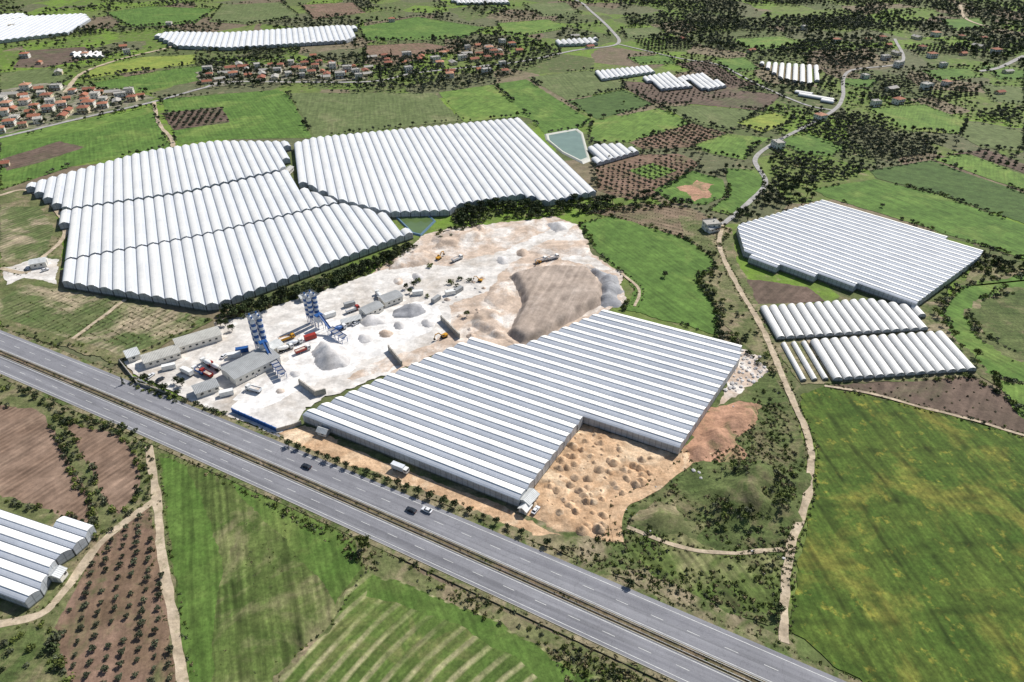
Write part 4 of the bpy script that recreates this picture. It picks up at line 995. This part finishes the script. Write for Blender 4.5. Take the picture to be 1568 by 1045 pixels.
scatter('tree_belt','dark',fill([(700,328),(760,314),(830,318),(905,306),(990,300),(1010,312),(900,326),(830,334),(740,338),(700,346)],5.2,-.15,.05),.45,1.0)
scatter('thicket','bush',fill([(668,368),(674,350),(700,326),(760,314),(905,306),(1040,310),(1010,322),(900,330),(750,340),(680,370)],3.2,-.25,.05),.7,1.6)
scatter('tree_belt','dark',along([(1010,308),(1060,316),(1110,348)],5,1.2),.35,.6)
scatter('thicket','bush',fill([(1060,410),(1092,400),(1110,440),(1150,500),(1200,590),(1160,560),(1110,520),(1100,470)],3.8,.0,.06),.6,1.4)
scatter('tree_belt','bush',along([(1070,428),(1096,470),(1104,516),(1130,528)],2.5,1.5),1,1.9)
scatter('tree_belt','spring',along([(1440,470),(1432,482),(1460,520),(1500,560),(1530,600)],6,2),.5,.9)
scatter('tree_belt','dark',along([(1505,395),(1540,410),(1600,420)],5,2.5),.5,.9)
scatter('thicket','bush',fill([(1490,395),(1600,400),(1600,425),(1500,428),(1440,470),(1430,462)],3.6,-.1,.05),.6,1.7)
scatter('thicket','bush',fill([(1490,560),(1540,580),(1568,640),(1530,600)],4,0,.05),.6,1.7)
scatter('knoll_scrub','bush',fill([(1060,745),(1130,715),(1215,725),(1215,775),(1185,810),(1100,805)],3.2,.0,.05),.4,1.2,3.6)
scatter('knoll_grass','tuft',fill([(1060,745),(1130,715),(1215,725),(1215,775),(1185,810),(1100,805)],2.4,-.2,.05),.8,1.8,4.0)
scatter('scrub','bush',fill([(960,780),(1070,745),(1200,830),(1196,950),(1100,930),(860,850),(940,835)],5,.12,.05),.3,.8)
scatter('scrub','bush',fill([(1140,560),(1205,612),(1238,690),(1230,740),(1130,700),(1160,640)],5,.05,.05),.3,.8)
scatter('rough_grass','tuft',fill([(860,845),(1000,770),(1060,720),(1150,610),(1200,620),(1230,740),(1200,960),(1120,945)],1.8,-.15,.06),.5,1.4)
scatter('rough_grass','tuft',fill([(242,694),(560,835),(700,905),(1040,1060),(1100,1100),(850,1010),(700,925),(556,870),(400,770)],1.5,-.25,.05),.5,1.4)
scatter('scrub','bush',fill([(820,980),(1040,1062),(1120,1140),(900,1100)],3.2,.0,.05),.3,.8)
scatter('scrub','bush',fill([(548,828),(580,832),(760,930),(1040,1062),(1000,1070),(760,960),(560,872)],3.0,.1,.06),.3,.8)
scatter('field_ditch','bush',along([(558,875),(530,920),(505,960),(455,1000),(425,1042),(410,1080)],1.4,.8,.25),.2,.4)
scatter('rough_grass','tuft',fill([(820,970),(1040,1062),(1120,1140),(900,1100)],1.7,-.35,.05),.6,1.6)
scatter('roadside_grass','tuft',fill([(430,685),(640,762),(860,853),(1100,955),(1220,1005),(1200,975),(960,862),(640,745)],1.8,-.1,.05),.4,1.1)
scatter('highway_edge_grass','tuft',[HP(s,o+random.uniform(-1,1)) for s in np.arange(-420,200,1.2) for o in (off['NL']-1.9,off['FU']+1.9)],.4,1.2)
scatter('scrub','bush',along([(96,640),(100,690),(140,770),(150,820)],2.2,2.2),.5,1.3)
scatter('scrub','bush',along([(-40,590),(30,600),(100,640),(180,655),(232,690)],2.2,1.8),.5,1.2)
scatter('scrub','bush',along([(232,700),(226,740),(222,770),(180,800),(150,830)],2.6,1.2),.4,.9)
scatter('scrub','bush',fill([(60,935),(84,962),(112,1045),(120,1120),(92,1100),(70,1000)],2.8,-.2,.05),.6,1.5)
scatter('scrub','bush',fill([(0,965),(60,955),(100,1045),(0,1045)],5,.1,.05),.5,1.3)
scatter('orchard_trees','olive',rowsfill([(154,842),(226,780),(250,880),(270,1045),(280,1120),(112,1120),(112,1045),(88,965),(104,930)],109,4.4,4.6,.4),.4,.7)
scatter('orchard_trees','olive',rowsfill([(914,258),(1040,238),(1070,250),(1012,297),(962,304),(918,290)],130,5.5,6.5,.5),.5,.9)
scatter('orchard_trees','olive',rowsfill([(966,217),(1058,191),(1110,204),(1062,225),(985,228)],115,5,6,.5),.6,1.0)
scatter('orchard_trees','olive',rowsfill([(250,176),(340,166),(350,187),(268,199)],100,6,6.5,.5),.7,1.1)
scatter('orchard_trees','olive',rowsfill([(1452,238),(1510,230),(1640,280),(1640,290),(1488,237)],140,6,7,.5),.6,1.0)
scatter('orchard_trees','olive',rowsfill([(1035,98),(1085,92),(1130,120),(1160,130),(1120,136)],140,6,7,.5),.6,1.0)
scatter('orchard_trees','olive',rowsfill([(1180,230),(1240,250),(1340,255),(1320,270),(1240,285),(1180,292)],130,5.5,6,.8),.7,1.2)
scatter('orchard_trees','olive',rowsfill([(1210,195),(1300,170),(1380,205),(1440,215),(1420,240),(1335,250)],130,5.5,6,.8),.7,1.2)
scatter('orchard_trees','olive',rowsfill([(960,130),(1080,138),(1140,148),(1050,158),(1000,154)],120,7,8,.8),.5,.9)
scatter('young_trees','bush',rowsfill([(1268,593),(1490,580),(1528,604),(1568,658),(1400,618)],30,5.5,6.5,.4),.25,.45)
scatter('vine_rows','bush',rowsfill([(905,327),(975,313),(1060,323),(1112,357),(1090,388),(1050,364),(945,332)],146,2.2,5,.25),.18,.32)
scatter('vegetable_rows','tuft',rowsfill([(45,440),(188,462),(112,517),(4,482)],150,1.6,4.5,.2,.2),.4,.8)
scatter('vegetable_rows','tuft',rowsfill([(196,466),(320,489),(215,533),(122,519)],150,1.4,3.4,.2,.2),.5,.9)
scatter('crop_clumps','tuft',fill([(242,694),(545,830),(556,880),(400,1040),(290,1045)],3,.2,.04),.3,.7)
scatter('plant_trees','dark',along([(205,585),(235,592),(262,606),(285,612),(310,610)],4.0,1.5),.35,.7)
scatter('plant_trees','bush',along([(200,592),(262,612),(300,622),(345,636)],2.4,1.0),.5,1.1)
scatter('plant_trees','dark',[G(272,588),G(280,592),G(346,500),G(338,500),G(356,508),G(622,444),G(634,440),G(628,450)],.5,.8)
scatter('yard_bushes','bush',[G(720,432),G(704,430),G(690,436),G(640,432),G(660,410),G(700,440),G(655,456)],1,1.6)
scatter('west_scrub','bush',wild([(-60,290),(100,300),(96,400),(0,405),(-60,420)],7,.1,.05,3),.4,1.0)
scatter('west_scrub','bush',fill([(0,492),(200,552),(190,570),(0,506)],4,.0,.05),.3,.8)
scatter('west_scrub','bush',along([(330,488),(300,500),(220,540),(190,550)],3,1),.4,.9)
scatter('median_shrubs','tuft',[HP(s,(off['FL']+off['NU'])/2+random.uniform(-.9,.9)) for s in np.arange(-450,350,1.5) if random.random()<.7],.5,1.1,.1)
def tree(name,me,p,s): 
    o=obj(name,me,None,(p[0],p[1],0),random.uniform(0,6.28),s); o.scale=(s*random.uniform(.9,1.1),s*random.uniform(.9,1.1),s*random.uniform(.9,1.15)); return o
row=catmull(GP([(444,684),(545,722),(640,757),(740,795),(860,846)]),4.8)
for i,p in enumerate(row):
    if random.random()<.08: continue
    tree('roadside_tree',random.choice(DK),p+rng.uniform(-.4,.4,2),random.uniform(.38,.54))
row=catmull(GP([(40,604),(100,632),(180,664)]),6)
for p in row: tree('roadside_tree',random.choice(DK),p,random.uniform(.3,.42))
for u,v,k,s,nm in ((558,842,SP_,1.05,'spring_tree'),(1018,425,DK,.6,'broadleaf_tree'),(1125,725,OL,.8,'olive_tree'),(963,898,DK,.5,'broadleaf_tree'),(1190,940,DK,.6,'broadleaf_tree'),(715,486,SP_,.7,'spring_tree'),(1215,285,DK,1.2,'broadleaf_tree'),(1200,300,DK,1.0,'broadleaf_tree'),(1195,318,OL,1.1,'olive_tree'),(1350,318,OL,.9,'olive_tree'),(1010,260,SP_,.6,'spring_tree'),(955,160,SP_,.6,'spring_tree'),(48,603,DK,.5,'broadleaf_tree'),(190,590,CY,.5,'cypress_tree'),(130,128,CY,.9,'cypress_tree')):
    tree(nm,random.choice(k),G(u,v),s)

# ---------------------------------------------------------------- light, sky, camera
sd=Vector((.62,.70,.98)).normalized(); el=math.asin(sd.z); az=math.atan2(sd.x,sd.y)
L=bpy.data.lights.new('sun','SUN'); L.energy=4.9; L.angle=math.radians(.5); L.color=(1,.96,.9)
lo=bpy.data.objects.new('sun',L); lo.rotation_euler=(-sd).to_track_quat('-Z','Y').to_euler(); link(lo)
w=bpy.data.worlds.new('World'); sc.world=w; w.use_nodes=True; nt=w.node_tree; bg=nt.nodes['Background']
sky=nt.nodes.new('ShaderNodeTexSky'); sky.sky_type='NISHITA'; sky.sun_disc=False; sky.sun_elevation=el; sky.sun_rotation=az
nt.links.new(sky.outputs[0],bg.inputs[0]); bg.inputs[1].default_value=.09
cam=bpy.data.cameras.new('camera'); cam.lens=24; cam.sensor_width=36; cam.clip_end=30000; cam.clip_start=1
co=bpy.data.objects.new('camera',cam); co.location=(0,0,CH); co.rotation_euler=(math.pi/2-P,0,0); link(co); sc.camera=co
sc.view_settings.view_transform='Standard'; sc.view_settings.look='None'; sc.view_settings.exposure=0
print('objects',len(bpy.data.objects))
